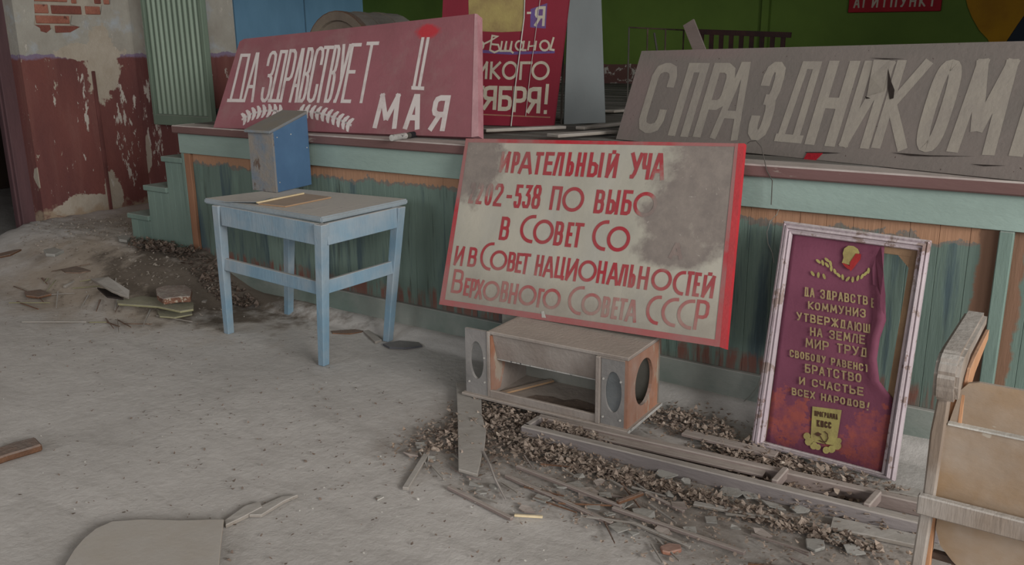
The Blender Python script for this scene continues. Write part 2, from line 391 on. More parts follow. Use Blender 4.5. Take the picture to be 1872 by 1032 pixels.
def boards(name, zc=True):
    k = NT(name); x, y, z = k.sep(k.pos())
    c = k.mix(k.ramp(k.noise(3, 6, .6, stretch=(1, 1, .2)), .35, .65), (112, 130, 120), (94, 110, 102))
    c = k.mix(k.ramp(k.noise(14, 6, .6, stretch=(1, 1, .08)), .53, .66, 0, .9), c, (70, 86, 92))
    c = k.mix(k.ramp(k.noise(20, 5, .6, stretch=(1, 1, .06)), .6, .68, 0, .8), c, (60, 66, 60))
    c = k.mix(k.ramp(k.noise(6, 6, .6, stretch=(1, 1, .15)), .6, .72, 0, .6), c, (126, 150, 136))
    ez = k.math('ADD', z, k.ramp(k.noise(13, 6, .65), .3, .7, -.03, .03))
    c = k.mix(k.ramp(ez, .802, .807), c, (116, 108, 100)); c = k.mix(k.ramp(ez, .818, .824), c, (160, 122, 96))
    ex = k.math('ADD', x, k.ramp(k.noise(13, 6, .65), .3, .7, -.012, .012))
    c = k.mix(k.math('MULTIPLY', k.ramp(ex, -.386, -.376), k.ramp(ex, -.233, -.243)), c, (122, 92, 74))
    c = k.mix(k.math('MULTIPLY', k.ramp(ez, .27, .23), k.ramp(k.noise(30, 4, .6, stretch=(1, 1, .1)), .42, .55)), c, (120, 84, 74))
    c = k.mix(k.ramp(z, .20, .16, 0, .5), c, (110, 100, 92))
    return k.done(c, .7, .3, 60, bst=(1, 1, .1))
M['boards'] = boards('weathered_green_board_paint')
M['fascia'] = paint('pale_green_fascia_paint', (142, 160, 152), (130, 146, 138), 3, st=(.4, 1, 1), chip=(92, 96, 84), chipamt=.72, dust=.5, dustc=(150, 148, 140))
M['skirting'] = paint('dull_green_skirting_paint', (112, 126, 118), (102, 114, 106), 2.5, st=(.4, 1, 1), dust=.6, grime=.5)
M['nosing'] = paint('worn_plum_nosing_paint', (112, 84, 82), (100, 76, 72), 5, st=(.2, 1, 1), chip=(140, 128, 120), chipamt=.62, dust=1.1, dustc=(184, 174, 168))
M['barewood'] = paint('bare_orange_wood', (158, 116, 90), (136, 98, 76), 6, st=(1, 1, .15), dust=.3)
M['stageplank'] = paint('dirty_grey_stage_board', (112, 108, 102), (84, 82, 78), 5, st=(.15, 1, 1), dust=.35, dustc=(136, 132, 126))
M['step'] = paint('dull_green_step_paint', (118, 136, 126), (104, 122, 114), 4, st=(1, 1, .2), chip=(150, 150, 140), chipamt=.7, dust=.3)
M['tableblue'] = paint('pale_blue_table_paint', (122, 148, 164), (110, 138, 156), 5, st=(1, 1, .2), chip=(150, 152, 148), chipamt=.72, dust=.9, dustc=(182, 178, 172), grime=.45)
M['tabletop'] = paint('dusty_blue_grey_tabletop', (140, 150, 156), (130, 138, 142), 3, dust=1.2, dustc=(192, 187, 180), bump=.3, bscale=40)
M['lath'] = paint('fresh_pale_wood', (214, 196, 160), (198, 178, 140), 6, dust=.2)
M['ply'] = paint('tan_plywood', (168, 136, 104), (150, 120, 92), 5, st=(.3, 1, 1), dust=.5, bump=.15)
M['chairply'] = paint('worn_seat_plywood', (146, 120, 92), (130, 110, 90), 4, st=(.6, 1, 1), dust=.7, chip=(160, 148, 132), chipamt=.66, bump=.12, grime=.55, rough=.55)
M['chairwood'] = paint('grey_weathered_chair_wood', (132, 116, 102), (112, 98, 86), 6, st=(1, 1, .15), dust=.8, grime=.5, bump=.3)
M['chairraw'] = paint('raw_orange_chair_wood', (190, 142, 106), (168, 124, 92), 6, st=(1, 1, .15), dust=.2)
M['chairdark'] = paint('dark_chair_core', (84, 62, 48), (70, 50, 40), 6, dust=.2)
M['greywood'] = paint('dusty_grey_wood', (140, 132, 122), (122, 114, 106), 5, st=(.3, .3, 1), dust=.75, bump=.4, grime=.4)
M['plumwood'] = paint('dusty_plum_wood', (138, 124, 118), (124, 110, 104), 5, st=(.2, 1, 1), dust=.85, dustc=(172, 162, 154), bump=.4)
M['bluewood'] = paint('grey_violet_painted_lumber', (138, 130, 128), (122, 114, 112), 5, st=(.2, 1, 1), dust=.9, dustc=(172, 164, 156), bump=.4)
M['brownwood'] = paint('rotten_brown_wood', (118, 84, 62), (84, 60, 46), 9, dust=.3, bump=.7)
M['yellowwood'] = paint('mossy_yellow_wood', (146, 142, 108), (124, 120, 92), 7, dust=.4, bump=.4)
M['cabwood'] = paint('dusty_cabinet_board', (142, 130, 122), (126, 116, 108), 6, dust=.9, dustc=(176, 164, 154), bump=.3, grime=.4)
M['cabgrey'] = paint('grey_baffle_board', (122, 118, 116), (106, 104, 102), 5, chip=(150, 144, 138), chipamt=.68, dust=.5, grime=.3)
M['caborange'] = paint('varnished_orange_veneer', (156, 104, 76), (134, 90, 68), 5, st=(1, 1, .3), dust=.5, chip=(150, 132, 114), chipamt=.58, grime=.35)
M['cabdark'] = paint('inner_cabinet_board', (140, 138, 130), (120, 120, 112), 4, dust=.6)
M['nail'] = paint('bright_screw_head', (190, 186, 178), dust=0)
M['pearl'] = paint('pale_speaker_paper', (110, 112, 112), (92, 96, 98), 5, dust=.4)
M['boxblue'] = paint('chalky_blue_box_paint', (78, 108, 138), (70, 98, 128), 4, dust=.9, dustc=(124, 128, 130), bump=.12)
k = NT('worn_front_of_box'); c = k.mix(k.ramp(k.noise(11, 6, .65), .32, .6), (104, 114, 124), (128, 121, 113)); c = k.mix(k.ramp(k.noise(14, 6, .7, stretch=(1, 1, .4)), .6, .64), c, (92, 76, 66))
M['boxfront'] = k.done(c, .8, .3, 50)
M['boxlid'] = paint('dusty_box_lid', (116, 124, 132), (124, 120, 112), 8, dust=.75, dustc=(138, 130, 118))
M['leaf'] = paint('dry_leaf', (166, 146, 130), (130, 112, 98), 14, dust=.2, chip=(192, 178, 162), chipamt=.6)
M['leafdark'] = paint('dark_leaf_litter', (124, 104, 90), (88, 72, 62), 14, dust=.15, chip=(160, 140, 122), chipamt=.62)
M['brokenbrick'] = paint('crumbling_brown_brick', (120, 84, 66), (92, 66, 54), 14, chip=(150, 138, 122), chipamt=.55, dust=.5, bump=.8)
M['leafbrown'] = paint('brown_leaf_bits', (150, 126, 104), (112, 92, 78), 16, dust=.2, chip=(180, 166, 150), chipamt=.62)
M['shard'] = paint('grey_plaster_shard', (152, 150, 144), (132, 130, 124), 8, dust=.5)
M['dirtclod'] = paint('sandy_dirt_clod', (158, 144, 128), (134, 120, 106), 9, dust=.4)
M['white'] = paint('white_chip', (196, 192, 184), dust=0)
M['rustred'] = paint('brick_fragment', (158, 112, 92), (140, 96, 80), 14, dust=.3)
M['wire'] = paint('dull_wire', (82, 78, 72), dust=0)
M['palewire'] = paint('pale_wire', (140, 138, 130), dust=0)
M['darkmetal'] = paint('dark_rusty_metal', (86, 70, 60), (58, 48, 42), 9, dust=0)
M['maroonmetal'] = paint('dark_maroon_rail', (56, 34, 32), (42, 28, 28), 9, dust=.3)
M['drum'] = paint('dusty_brown_drum', (128, 116, 102), (110, 98, 88), 4, dust=.6)
M['hollowdark'] = paint('dark_hollow_shade', (52, 44, 40), dust=0)  # near-black standing for the shade inside hollows and slits
M['greyboard'] = paint('grey_hardboard', (110, 114, 114), (100, 104, 104), 2, st=(1, 1, .5), dust=.5, bump=.1)
M['yellowshape'] = paint('ochre_painted_plywood', (168, 122, 18), (148, 104, 22), 3, dust=0)
M['navy'] = paint('dark_blue_painted_plywood', (36, 44, 54), (30, 36, 46), 3, dust=0)
M['slate'] = paint('dark_slate_scrap', (92, 92, 96), (76, 76, 80), 7, dust=.4)
M['black'] = paint('black_print', (34, 34, 38), dust=0)
M['canwhite'] = paint('dirty_white_tube', (184, 180, 174), (150, 148, 144), 14, dust=.2, chip=(60, 60, 62), chipamt=.6)

# signs with uv driven wear
def signmat(name, fn):
    k = NT(name); u = k.sep(k.coord('UV')); fn(k, u[0], u[1]); return k.m
def uvn(k, sc, **kw): return k.noise(sc, 6, .65, vec=k.coord('UV'), **kw)
def red_bg(k):
    c = k.mix(k.ramp(k.noise(2.2, 6, .6), .35, .65), (140, 88, 94), (126, 80, 84))
    return k.mix(k.ramp(k.noise(4.5, 6, .65), .5, .75, 0, .6), c, (140, 112, 110))
def f(k, u, v):
    c = red_bg(k)
    c = k.mix(k.math('MULTIPLY', k.soft(u, v, [(.787, 1.02, .05, .085)], .25, 9, .35), .85), c, (176, 44, 52))
    k.done(c, .8, .15, 40)
M['redcloth'] = signmat('faded_crimson_cloth', f)
def f(k, u, v): k.done(k.mix(k.ramp(k.noise(12, 6, .65), .5, .8, 0, .8), (196, 186, 182), (160, 140, 138)), .85)
M['redletters'] = signmat('chalk_white_lettering', f)
def f(k, u, v):
    c = k.mix(k.ramp(k.noise(3, 6, .6), .35, .65), (130, 120, 114), (120, 113, 107))
    c = k.mix(k.math('MULTIPLY', k.soft(u, v, [(.03, .45, .06, .5), (.2, 1.0, .2, .12)], .3, 4, .6), .45), c, (138, 116, 114))
    c = k.mix(k.ramp(k.noise(60, 2, .5), .74, .76), c, (84, 70, 66))
    k.done(c, .85, .15, 50)
M['greycloth'] = signmat('faded_grey_pink_cloth', f)
def f(k, u, v): k.done(k.mix(k.ramp(k.noise(7, 6, .65), .35, .75), (162, 154, 142), (146, 138, 130)), .85, .15, 50)
M['greyletters'] = signmat('faded_cream_lettering', f)
DIRT = [(.06, .84, .12, .26), (.0, .72, .11, .12), (.9, .82, .2, .42), (.78, .62, .1, .2), (.8, .45, .12, .12)]
def dirt(k, u, v): return k.soft(u, v, DIRT, .3, 7, .35)
def wbg(k, u, v):
    c = k.mix(k.ramp(k.noise(4, 6, .6, stretch=(1, 1, .5)), .35, .65), (176, 170, 156), (158, 154, 142))
    c = k.mix(k.ramp(k.noise(3, 5, .6, stretch=(1, 1, .3)), .5, .7, 0, .6), c, (160, 158, 152))
    d = k.mix(k.ramp(k.noise(14, 6, .7), .35, .65), (138, 128, 120), (122, 113, 107))
    c = k.mix(dirt(k, u, v), c, d)
    c = k.mix(k.ramp(k.noise(26, 5, .6, dist=2), .68, .72, 0, .5), c, (190, 184, 174))
    low = k.math('MULTIPLY', k.ramp(v, .3, .1), k.ramp(k.noise(4, 5, .6), .3, .6, .1, .75))
    return k.mix(low, c, (134, 126, 116))
def f(k, u, v): k.done(wbg(k, u, v), .75, .12, 40)
M['signwhite'] = signmat('dirty_white_sign_paint', f)
def f(k, u, v):
    c = k.mix(k.ramp(k.noise(5, 6, .6), .35, .7), (158, 50, 58), (148, 80, 80))
    fade = k.math('MAXIMUM', k.math('MULTIPLY', dirt(k, u, v), .93), k.math('MULTIPLY', k.ramp(v, .3, .08), k.ramp(k.noise(5, 5, .6), .35, .6, .15, .72)))
    k.done(k.mix(fade, c, wbg(k, u, v)), .75, .12, 40)
M['signred'] = signmat('worn_red_lettering', f)
def f(k, u, v):
    c = k.mix(k.ramp(k.noise(5, 6, .65), .4, .62), (172, 44, 54), (150, 96, 94))
    c = k.mix(k.math('MAXIMUM', k.math('MULTIPLY', dirt(k, u, v), .7), k.ramp(v, .5, .05, 0, .6)), c, (146, 112, 108)); k.done(c, .7, .12, 40)
M['signborder'] = signmat('worn_red_border', f)
M['edgered'] = paint('bright_red_edge', (186, 46, 54), (164, 52, 56), 6, dust=.3)
def f(k, u, v):
    c = k.mix(k.ramp(k.noise(3, 6, .6), .35, .65), (128, 36, 52), (118, 36, 48)); k.done(c, .65, .1, 40)
M['crimson'] = signmat('deep_crimson_paint', f)
M['paleletter'] = paint('pale_cream_print', (186, 176, 158), (168, 158, 142), 12, dust=0)
M['violet'] = paint('violet_shadow_print', (92, 76, 128), (98, 70, 110), 12, dust=0)
M['oldpaper'] = paint('stained_yellow_paper', (156, 140, 88), (136, 116, 78), 8, dust=0)
def f(k, u, v):
    c = k.mix(k.ramp(k.noise(4, 6, .6), .35, .65), (118, 66, 84), (106, 58, 75))
    fl = k.math('MULTIPLY', k.blobs(u, v, [(.1, .16, .2, .1), (.26, .13, .12, .1), (.85, .14, .2, .12), (.62, .09, .12, .05)], .7, 22), k.ramp(v, .0, .05))
    c = k.mix(k.math('MULTIPLY', k.math('MULTIPLY', fl, k.ramp(k.noise(24, 6, .7), .3, .6)), .62), c, (164, 84, 62)); k.done(c, .8, .15, 60)
M['postercloth'] = signmat('plum_poster_cloth', f)
M['gold'] = paint('dull_gold_print', (160, 142, 100), (134, 112, 88), 34, dust=0)
M['paleyellow'] = paint('pale_yellow_print', (162, 152, 92), (138, 124, 80), 14, dust=0)
M['redprint'] = paint('red_print', (158, 44, 44), dust=0)
M['darkprint'] = paint('dark_print', (84, 56, 42), dust=0)
M['framepaint'] = paint('flaking_pale_pink_frame_paint', (182, 168, 172), (164, 148, 154), 9, st=(.6, .6, .6), chip=(132, 110, 104), chipamt=.57, dust=.4, bump=.4, grime=.3)
M['stretcher'] = paint('brown_stretcher_wood', (140, 112, 84), (118, 92, 70), 6, dust=.3)
M['agit'] = paint('red_agitation_sign_paint', (164, 30, 42), (146, 28, 38), 4, dust=0)

# ================================================================ the room
YS = 3.40; ZT = 1.049
# hall floor with the slumped heap of dirt in the corner
def hgt(x, y):
    h = .014*math.sin(1.7*x+.6*y)*math.sin(1.1*y-.4*x)
    a_ = max(0, min(1, (-4.25-x)/.75)); b_ = max(0, min(1, (y-2.55)/.85)); d = a_*a_*(3-2*a_)*b_*b_*(3-2*b_)
    h = .006+abs(h)*.35+.235*d
    if x > -4.9 and y > 3.25: h += .05*max(0, min(1, (y-3.26)/.10))
    if x < -6.9: h *= max(0, 1-(-6.9-x)/.5)
    return h
def make_floor():
    mb = MB(); xs = np.linspace(-11, 8.2, 260); ys = np.concatenate([np.linspace(-7.5, 1, 60), np.linspace(1.03, 3.2, 60), np.linspace(3.22, 3.46, 14), np.linspace(3.5, 5.02, 30)]); nx, ny = len(xs), len(ys); rng = np.random.RandomState(3)
    idx = np.zeros((nx, ny), int)
    for i, a in enumerate(xs):
        for j, b in enumerate(ys):
            h = hgt(a, b); rough = .0015+.03*max(0, h-.03) if h > .035 else .0015
            idx[i, j] = mb.vert((a, b, h-.006+rng.uniform(-1, 1)*rough))
    for i in range(nx-1):
        for j in range(ny-1): mb.f.append([idx[i, j], idx[i+1, j], idx[i+1, j+1], idx[i, j+1]])
    o = mb.build('floor', M['floor'], smooth=True); o['kind'] = 'structure'
make_floor()

# left wall (plaster sheet with a hole, bricks in it), jamb, dim room beyond
wl = struct('wall_left')
hole = [(398, -260), (400, 40), (410, 160), (400, 290), (470, 330), (480, 368), (550, 388), (612, 335), (655, 388), (830, 382), (945, 318), (838, 290), (850, 182), (1190, 172), (1205, 60), (1302, 52), (1302, -260)]
hp = [yz((a/6.45, b/6.45)) for a, b in hole]
outer = [(3.5, -.1), (4.45, -.1), (4.45, 4.7), (3.5, 4.7)]
tris = tessellate_polygon([[Vector((a, b, 0)) for a, b in outer], [Vector((a, b, 0)) for a, b in hp[::-1]]])
mb = MB(); allp = outer+hp[::-1]
ids = [mb.vert((-7.0, a, b)) for a, b in allp]
for t in tris: mb.f.append([ids[i] for i in t])
hb = [mb.vert((-7.018, a, b)) for a, b in hp[::-1]]
for i in range(len(hp)):
    j = (i+1) % len(hp); mb.f.append([ids[4+i], ids[4+j], hb[j], hb[i]])
mb.build('plaster', M['wall_left'], wl)
mb = MB(); mb.box(-7.3, -7.016, 3.5, 4.6, -.1, 4.7); mb.build('masonry', M['mortar'], wl)
mb = MB(); mb.box(-7.3, -7.0, 3.4985, 3.4995, -.1, 4.0); mb.box(-7.0, -6.9995, 3.4985, 3.505, -.1, 4); mb.build('jamb_face', M['wall_front'], wl)
for i, (a0, a1, b0, b1, dk) in enumerate([(395, 582, 45, 157, 0), (606, 972, 58, 170, 1), (1010, 1192, 70, 172, 0), (425, 832, 178, 280, 0), (400, 608, 290, 385, 1), (655, 945, 300, 390, 1),
        (840, 912, -68, 42, 0), (1112, 1198, -68, 45, 1), (1222, 1300, -60, 52, 0), (395, 800, -68, 25, 0), (395, 600, -185, -85, 0), (625, 990, -180, -82, 1), (1010, 1290, -178, -80, 0)]):
    y0, z1 = yz((a0/6.45, b0/6.45)); y1, z0 = yz((a1/6.45, b1/6.45)); mb = MB()
    dx = random.uniform(-.003, .002); mb.box(-7.03, -7.003+dx, y0, y1, z0, z1)
    mb.build('brick', M['brick_dark'] if dk else M['brick'], wl, bevel=.004)
# the doorway's post and the room behind
door = struct('door_1')
mb = MB(); mb.box(-7.275, -7.14, 3.40, 3.52, 0, 2.3); mb.build('post', M['doorframe'], door, bevel=.006)
mb = MB(); mb.box(-7.21, -7.175, 3.385, 3.402, 0, 2.3); mb.build('bead', M['doorframe'], door, bevel=.004)
mb = MB(); mb.box(-7.275, -7.14, 2.3, 3.52, 2.3, 2.42); mb.build('lintel', M['doorframe'], door, bevel=.006)
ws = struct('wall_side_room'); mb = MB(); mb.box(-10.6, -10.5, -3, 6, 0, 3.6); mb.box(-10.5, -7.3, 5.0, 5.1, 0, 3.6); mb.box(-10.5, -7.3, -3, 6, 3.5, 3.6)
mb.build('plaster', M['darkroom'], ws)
mb = MB(); mb.box(-7.3, -7.0, -8, 2.3, -.1, 4.7); mb.box(-7.3, -7.0, 2.3, 3.5, 2.42, 4.7); mb.build('plaster', M['wall_front'], ws)
# proscenium wall
wf = struct('wall_front'); mb = MB(); mb.box(1.6, 8.4, 4.45, 4.75, -.1, 4.75); mb.box(-7.3, -6.04, 4.45, 4.75, -.1, 4.75); mb.box(-6.04, 2.5, 4.45, 4.75, -.1, ZT-.06); mb.box(-6.04, 1.6, 4.45, 4.75, 3.0, 4.75); mb.build('plaster', M['wall_front'], wf)
mb = MB(); a = at(174, 160, 'x', -6.97); b = at(200, 397, 'x', -6.97); mb.box(-7.0, -6.985, a[1], a[1]+.028, .2, 1.35); mb.build('conduit_strip', paint('dull_red_strip', (104, 62, 58), dust=0), wl, bevel=.004)
# stage walls
o = MB(); o.box(-10.2, -9.7, 7.59, 10.3, .3, 4.2); o.build('wall_stage_left', M['blue']).__setitem__('kind', 'structure')
o = MB(); o.box(-10.2, -9.62, 5.15, 7.585, .3, 4.2); o.build('wall_stage_left_near', M['blue_shaded']).__setitem__('kind', 'structure')
o = MB(); o.box(-9.7, -9.694, 8.83, 8.85, ZT, 4.0); o.build('trim_1', M['blue_shaded']).__setitem__('kind', 'structure')
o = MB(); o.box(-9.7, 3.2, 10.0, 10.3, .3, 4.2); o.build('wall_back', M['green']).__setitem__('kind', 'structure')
o = MB(); o.box(2.6, 3.1, 4.75, 10.3, .3, 4.2); o.build('wall_stage_right', M['blue_shaded']).__setitem__('kind', 'structure')
o = MB(); o.box(-10.2, 3.2, 4.5, 10.3, 3.9, 4.1); o.build('ceiling_stage', M['ceiling']).__setitem__('kind', 'structure')
o = MB(); o.box(-7.3, 8.4, -8, 4.6, 4.7, 4.85); o.build('ceiling', M['ceiling']).__setitem__('kind', 'structure')
# a thin vertical pipe/post on the back wall where the green darkens
o = MB(); q = at(1400, 20, 'y', 9.95); o.box(q[0]-.04, q[0]+.04, 9.93, 10.0, ZT, 3.9); o.build('trim_2', M['green']).__setitem__('kind', 'structure')

# ================================================================ stage
st = struct('stage', (-2.2, YS, 0))
tag(st, 'raised wooden stage with plum nosing and worn green board front', 'stage'); del st['kind']
XL, XR = -4.945, 1.6
y = YS-.03; i = 0
while y < 9.98:
    w = .135; mb = MB(); x0 = XL if y < 4.44 else -9.6; dz = random.uniform(-.006, .004) if y > YS+.1 else 0
    mb.box(x0+.002, XR if y < 4.4 else 2.58, y+.003, min(y+w-.003, 9.99), ZT-.04+dz, ZT+dz)
    mb.build('floor_plank', M['stageplank'] if i else M['nosing'], st); y += w; i += 1
mb = MB(); mb.box(XL-.015, XR, YS-.055, YS-.031, ZT-.047, ZT+.002); mb.build('nosing', M['nosing'], st, bevel=.006)
mb = MB(); mb.box(XL-.012, XL, YS-.05, 4.44, ZT-.047, ZT+.001); mb.build('nosing', M['nosing'], st, bevel=.004)
for a, b in ((XL, -2.4), (-2.3995, XR)):
    mb = MB(); mb.box(a, b, YS-.022, YS+.004, .876, ZT-.047); mb.build('fascia_board', M['fascia'], st, bevel=.0015)
mb = MB(); mb.box(XL+.05, XR, YS+.045, YS+.06, 0, 1.0); mb.build('backing', M['stageplank'], st)
x = XL+.03; proto = None
while x < XR:
    if proto is None:
        mb = MB(); mb.box(x+.0005, x+.0995, YS+.012, YS+.032, .168, .88); proto = mb.build('front_board', M['boards'], st, bevel=.0012)
    else:
        c = proto.copy(); COL.objects.link(c); c.location = (x-(XL+.03), random.uniform(-.001, .001), 0)
    x += .1
for z0, z1 in ((-.02, .167),):
    for a, b in ((XL+.02, -2.3), (-2.299, XR)):
        mb = MB(); mb.box(a, b, YS-.006+random.uniform(-.003, .003), YS+.03, z0, z1); mb.build('skirting_board', M['skirting'], st, bevel=.003)
mb = MB(); mb.box(-4.92, -4.862, YS-.012, YS+.012, .16, .875); mb.build('bare_batten', M['barewood'], st, bevel=.003)
mb = MB(); mb.box(-4.945, -4.92, YS-.015, YS+.012, .16, .875); mb.build('batten', M['step'], st, bevel=.003)
mb = MB(); mb.box(-.323, -.278, YS-.03, YS+.012, -.0, .875); mb.build('batten', M['step'], st, bevel=.003)

# steps
sp = thing('wooden_steps', 'green wooden steps climbing to the left end of the stage by the red wall', 'steps', (-5.1, YS+.5, .06))
for (x0, x1, zt) in ((-5.62, -5.39, .42), (-5.39, -5.15, .632), (-5.15, -4.948, .84)):
    mb = MB(); mb.box(x0-.02, x1+.0, YS-.015, 4.42, zt-.035, zt); mb.build('tread', M['step'], sp, bevel=.004)
    mb = MB(); mb.box(x0, x0+.02, YS+.002, 4.42, zt-.24, zt-.036); mb.build('riser', M['step'], sp)
    n = 3
    for j in range(n):
        a = x0+(x1-x0)*j/n; b = x0+(x1-x0)*(j+1)/n
        mb = MB(); mb.box(a+.001, b-.001, YS, YS+.02, .06+random.uniform(0, .05), zt-.037); mb.build('side_board', M['step'], sp, bevel=.002)

# corrugated panel on the proscenium wall
cp = thing('ribbed_panel', 'tall grey green ribbed panel hung on the wall left of the stage', 'panel', (-6.4, 4.38, .9))
p0 = at(282, 231, 'y', 4.36); p1 = at(388, 230, 'y', 4.36); X0, X1, Z0 = p0[0], p1[0], (p0[2]+p1[2])/2
mb = MB(); mb.box(X0, X1, 4.38, 4.41, Z0, 2.5); mb.build('backboard', M['panelgreen'], cp, bevel=.004)
mb = MB(); mb.box(X0, X0+.035, 4.36, 4.385, Z0, 2.5); mb.build('border', M['panelgreen'], cp, bevel=.004)
mb = MB(); mb.box(X1-.04, X1, 4.36, 4.385, Z0, 2.5); mb.build('border', M['panelgreen'], cp, bevel=.004)
mb = MB(); mb.box(X0+.035, X1-.04, 4.36, 4.385, Z0, Z0+.085); mb.build('border', M['panelgreen'], cp, bevel=.004)
n = 10; xa, xb = X0+.05, X1-.055
for i in range(n):
    c = xa+(xb-xa)*(i+.5)/n; mb = MB()
    mb.prism([(c+.017*math.cos(t), 4.384-.02*math.sin(t), Z0+.09) for t in [math.pi*j/6 for j in range(7)]], (0, 0, 2.4-Z0)); mb.build('rib', M['rib'], cp)
    
# ================================================================ signs
# -- red banner
BLr = at(390, 233, 'z', ZT+.004); BRr = at(864, 251, 'y', 3.52)
u = BRr-BLr; u = u/np.linalg.norm(u); hn = np.array([-u[1], u[0], 0]); hn /= np.linalg.norm(hn)
tl = math.radians(22); N = np.cross(u, np.array([0, 0, 1.])*math.cos(tl)+hn*math.sin(tl)); N /= np.linalg.norm(N)
P = lambda x, y, o=BLr, n=N: onpl(x, y, o, n)
PR = Plane([P(437, 72), P(866, 25), BRr, BLr])
rb = thing('red_banner', 'faded red banner with white lettering and twin strokes over the month, behind the blue box', 'banner', tuple(BLr*.5+BRr*.5))
mb = MB(); q = [PR.px(*p) for p in ((390, 233), (864, 251), (869, 25), (600, 55), (446, 71), (438, 76), (436, 82))]
PR.slab(mb, q, 0, -.035); mb.build('cloth', M['redcloth'], rb)
mb = MB(); q = [PR.px(*p) for p in ((862, 251), (875, 249), (873, 26), (868, 25))]; PR.slab(mb, q, .002, -.05); mb.build('folded_edge', paint('pink_folded_edge', (186, 138, 142), (168, 116, 122), 9, chip=(90, 50, 56), chipamt=.7), rb)
mb = MB()
crop = lambda a: (380+a[0]/3.6, a[1]/3.6)
for ch, a, b, ml in (('Д', 158, 262, 0), ('А', 262, 332, 0), ('З', 372, 432, 0), ('Д', 425, 505, 0), ('Р', 505, 563, 0), ('А', 566, 622, 0), ('В', 624, 674, 0), ('С', 678, 742, 0), ('Т', 722, 800, 0), ('В', 798, 848, 0), ('У', 852, 912, 0), ('Е', 910, 978, 0), ('Т', 1000, 1092, 0)):
    xm = (a+b)/2; yt = 352-(xm-230)*(82/870); yb = 672+(xm-150)*.008
    PR.letter(mb, ch, *[380+v/3.6 for v in (a, b)], yt/3.6, yb/3.6, .020)
for a in (1385, 1420):
    PR.letter(mb, 'I', 380+(a-20)/3.6, 380+(a+20)/3.6, 246/3.6, 590/3.6, .019)
q = [PR.px(380+a/3.6, b/3.6) for a, b in ((1340, 566), (1425, 570), (1424, 594), (1340, 590))]; PR.face(mb, q, .0016)
for ch, a, b, t, bt in (('М', 1105, 1262, 616, 846), ('А', 1305, 1412, 618, 852), ('Я', 1472, 1580, 626, 862)):
    PR.letter(mb, ch, 380+a/3.6, 380+b/3.6, t/3.6, bt/3.6, .030)
# oak sprays
def spray(pts, flip):
    for i, (a, b) in enumerate(pts):
        c = PR.px(*crop((a, b))); nx = pts[min(i+1, len(pts)-1)]; pv = pts[max(i-1, 0)]
        d = PR.px(*crop(nx))-PR.px(*crop(pv)); d /= np.linalg.norm(d); n_ = np.array([-d[1], d[0]])
        for sgn in (1, -1):
            tip = c+n_*sgn*.040-d*.016; m = c+n_*sgn*.020
            PR.face(mb, [c-d*.014, m-d*.020, tip-d*.010, tip+d*.006, m+d*.009, c+d*.012][::1], .0012+.0001*i)
        PR.face(mb, [c-d*.026-n_*.006, c+d*.026-n_*.006, c+d*.026+n_*.006, c-d*.026+n_*.006], .0018)
spray([(245, 775), (275, 757), (308, 744), (342, 736), (376, 730), (412, 728), (446, 730), (480, 735)], 1)
spray([(925, 815), (895, 800), (862, 786), (828, 772), (792, 760), (756, 750), (720, 742), (684, 736), (648, 732), (612, 732)], -1)
mb.build('lettering', M['redletters'], rb)

# -- grey "holiday" banner
BLg = at(1126, 254, 'z', ZT+.004); BRg = at(1872, 331, 'z', ZT+.004)
u = BRg-BLg; u = u/np.linalg.norm(u); hn = np.array([-u[1], u[0], 0])
tl = math.radians(22); N2 = np.cross(u, np.array([0, 0, 1.])*math.cos(tl)+hn*math.sin(tl)); N2 /= np.linalg.norm(N2)
P2 = lambda x, y: onpl(x, y, BLg, N2)
PG = Plane([P2(1173, 93), P2(1872, 75), BRg, BLg])
gb = thing('grey_banner', 'wide faded grey pink banner with big cream lettering at the right of the stage', 'banner', tuple(BLg*.5+BRg*.5))
e1 = PG.px(1872, 75); e0 = PG.px(1872, 331); ex = .30
mb = MB(); q = [PG.px(1126, 254), e0+(ex, 0), e1+(ex, 0), e1, PG.px(1173, 93)]; PG.slab(mb, q, 0, -.03); mb.build('cloth', M['greycloth'], gb)
mb = MB()
GB = [('С', 1180, 1226, 115, 245), ('П', 1240, 1278, 115, 251), ('Р', 1286, 1331, 115, 254), ('А', 1318, 1369, 113, 257), ('З', 1382, 1421, 113, 258), ('Д', 1434, 1486, 112, 262), ('Н', 1493, 1550, 111, 268), ('И', 1557, 1613, 111, 272), ('К', 1616, 1680, 110, 275), ('О', 1690, 1744, 109, 280), ('М', 1755, 1845, 108, 283)]
for ch, a, b, t, bt in GB: PG.letter(mb, ch, a, b, t, bt, .046 if ch not in 'МКИАД' else dict(М=.042, К=.038, И=.038, А=.036, Д=.034)[ch])
PG.letter(mb, 'I', 1868, 1900, 107, 288, .046)
mb.build('lettering', M['greyletters'], gb)
# tears in the cloth (dark slits with lifted flaps)
mb = MB()
for pts in (((1624, 125), (1630, 150), (1636, 165), (1634, 180), (1627, 182), (1623, 160)), ((1472, 278), (1505, 278), (1540, 280), (1505, 281), (1478, 281)), ((1630, 279), (1660, 281), (1700, 284), (1785, 286), (1700, 286), (1665, 285)), ((1775, 300), (1840, 303), (1800, 304)), ((1590, 106), (1655, 108), (1620, 109)), ((1582, 176), (1592, 180), (1584, 181))):
    mb = MB(); PG.face(mb, [PG.px(*p) for p in pts], .0028); mb.build('tear', M['hollowdark'], gb)
mb = MB(); q = [PG.px(*p) for p in ((1476, 280), (1505, 280), (1492, 293), (1479, 297), (1468, 295))]; PG.slab(mb, q, .004, .002); mb.build('torn_flap', M['agit'], gb)
mb = MB(); q = [(1598, 110), (1627, 110), (1624, 128), (1617, 168), (1586, 176), (1592, 140)]
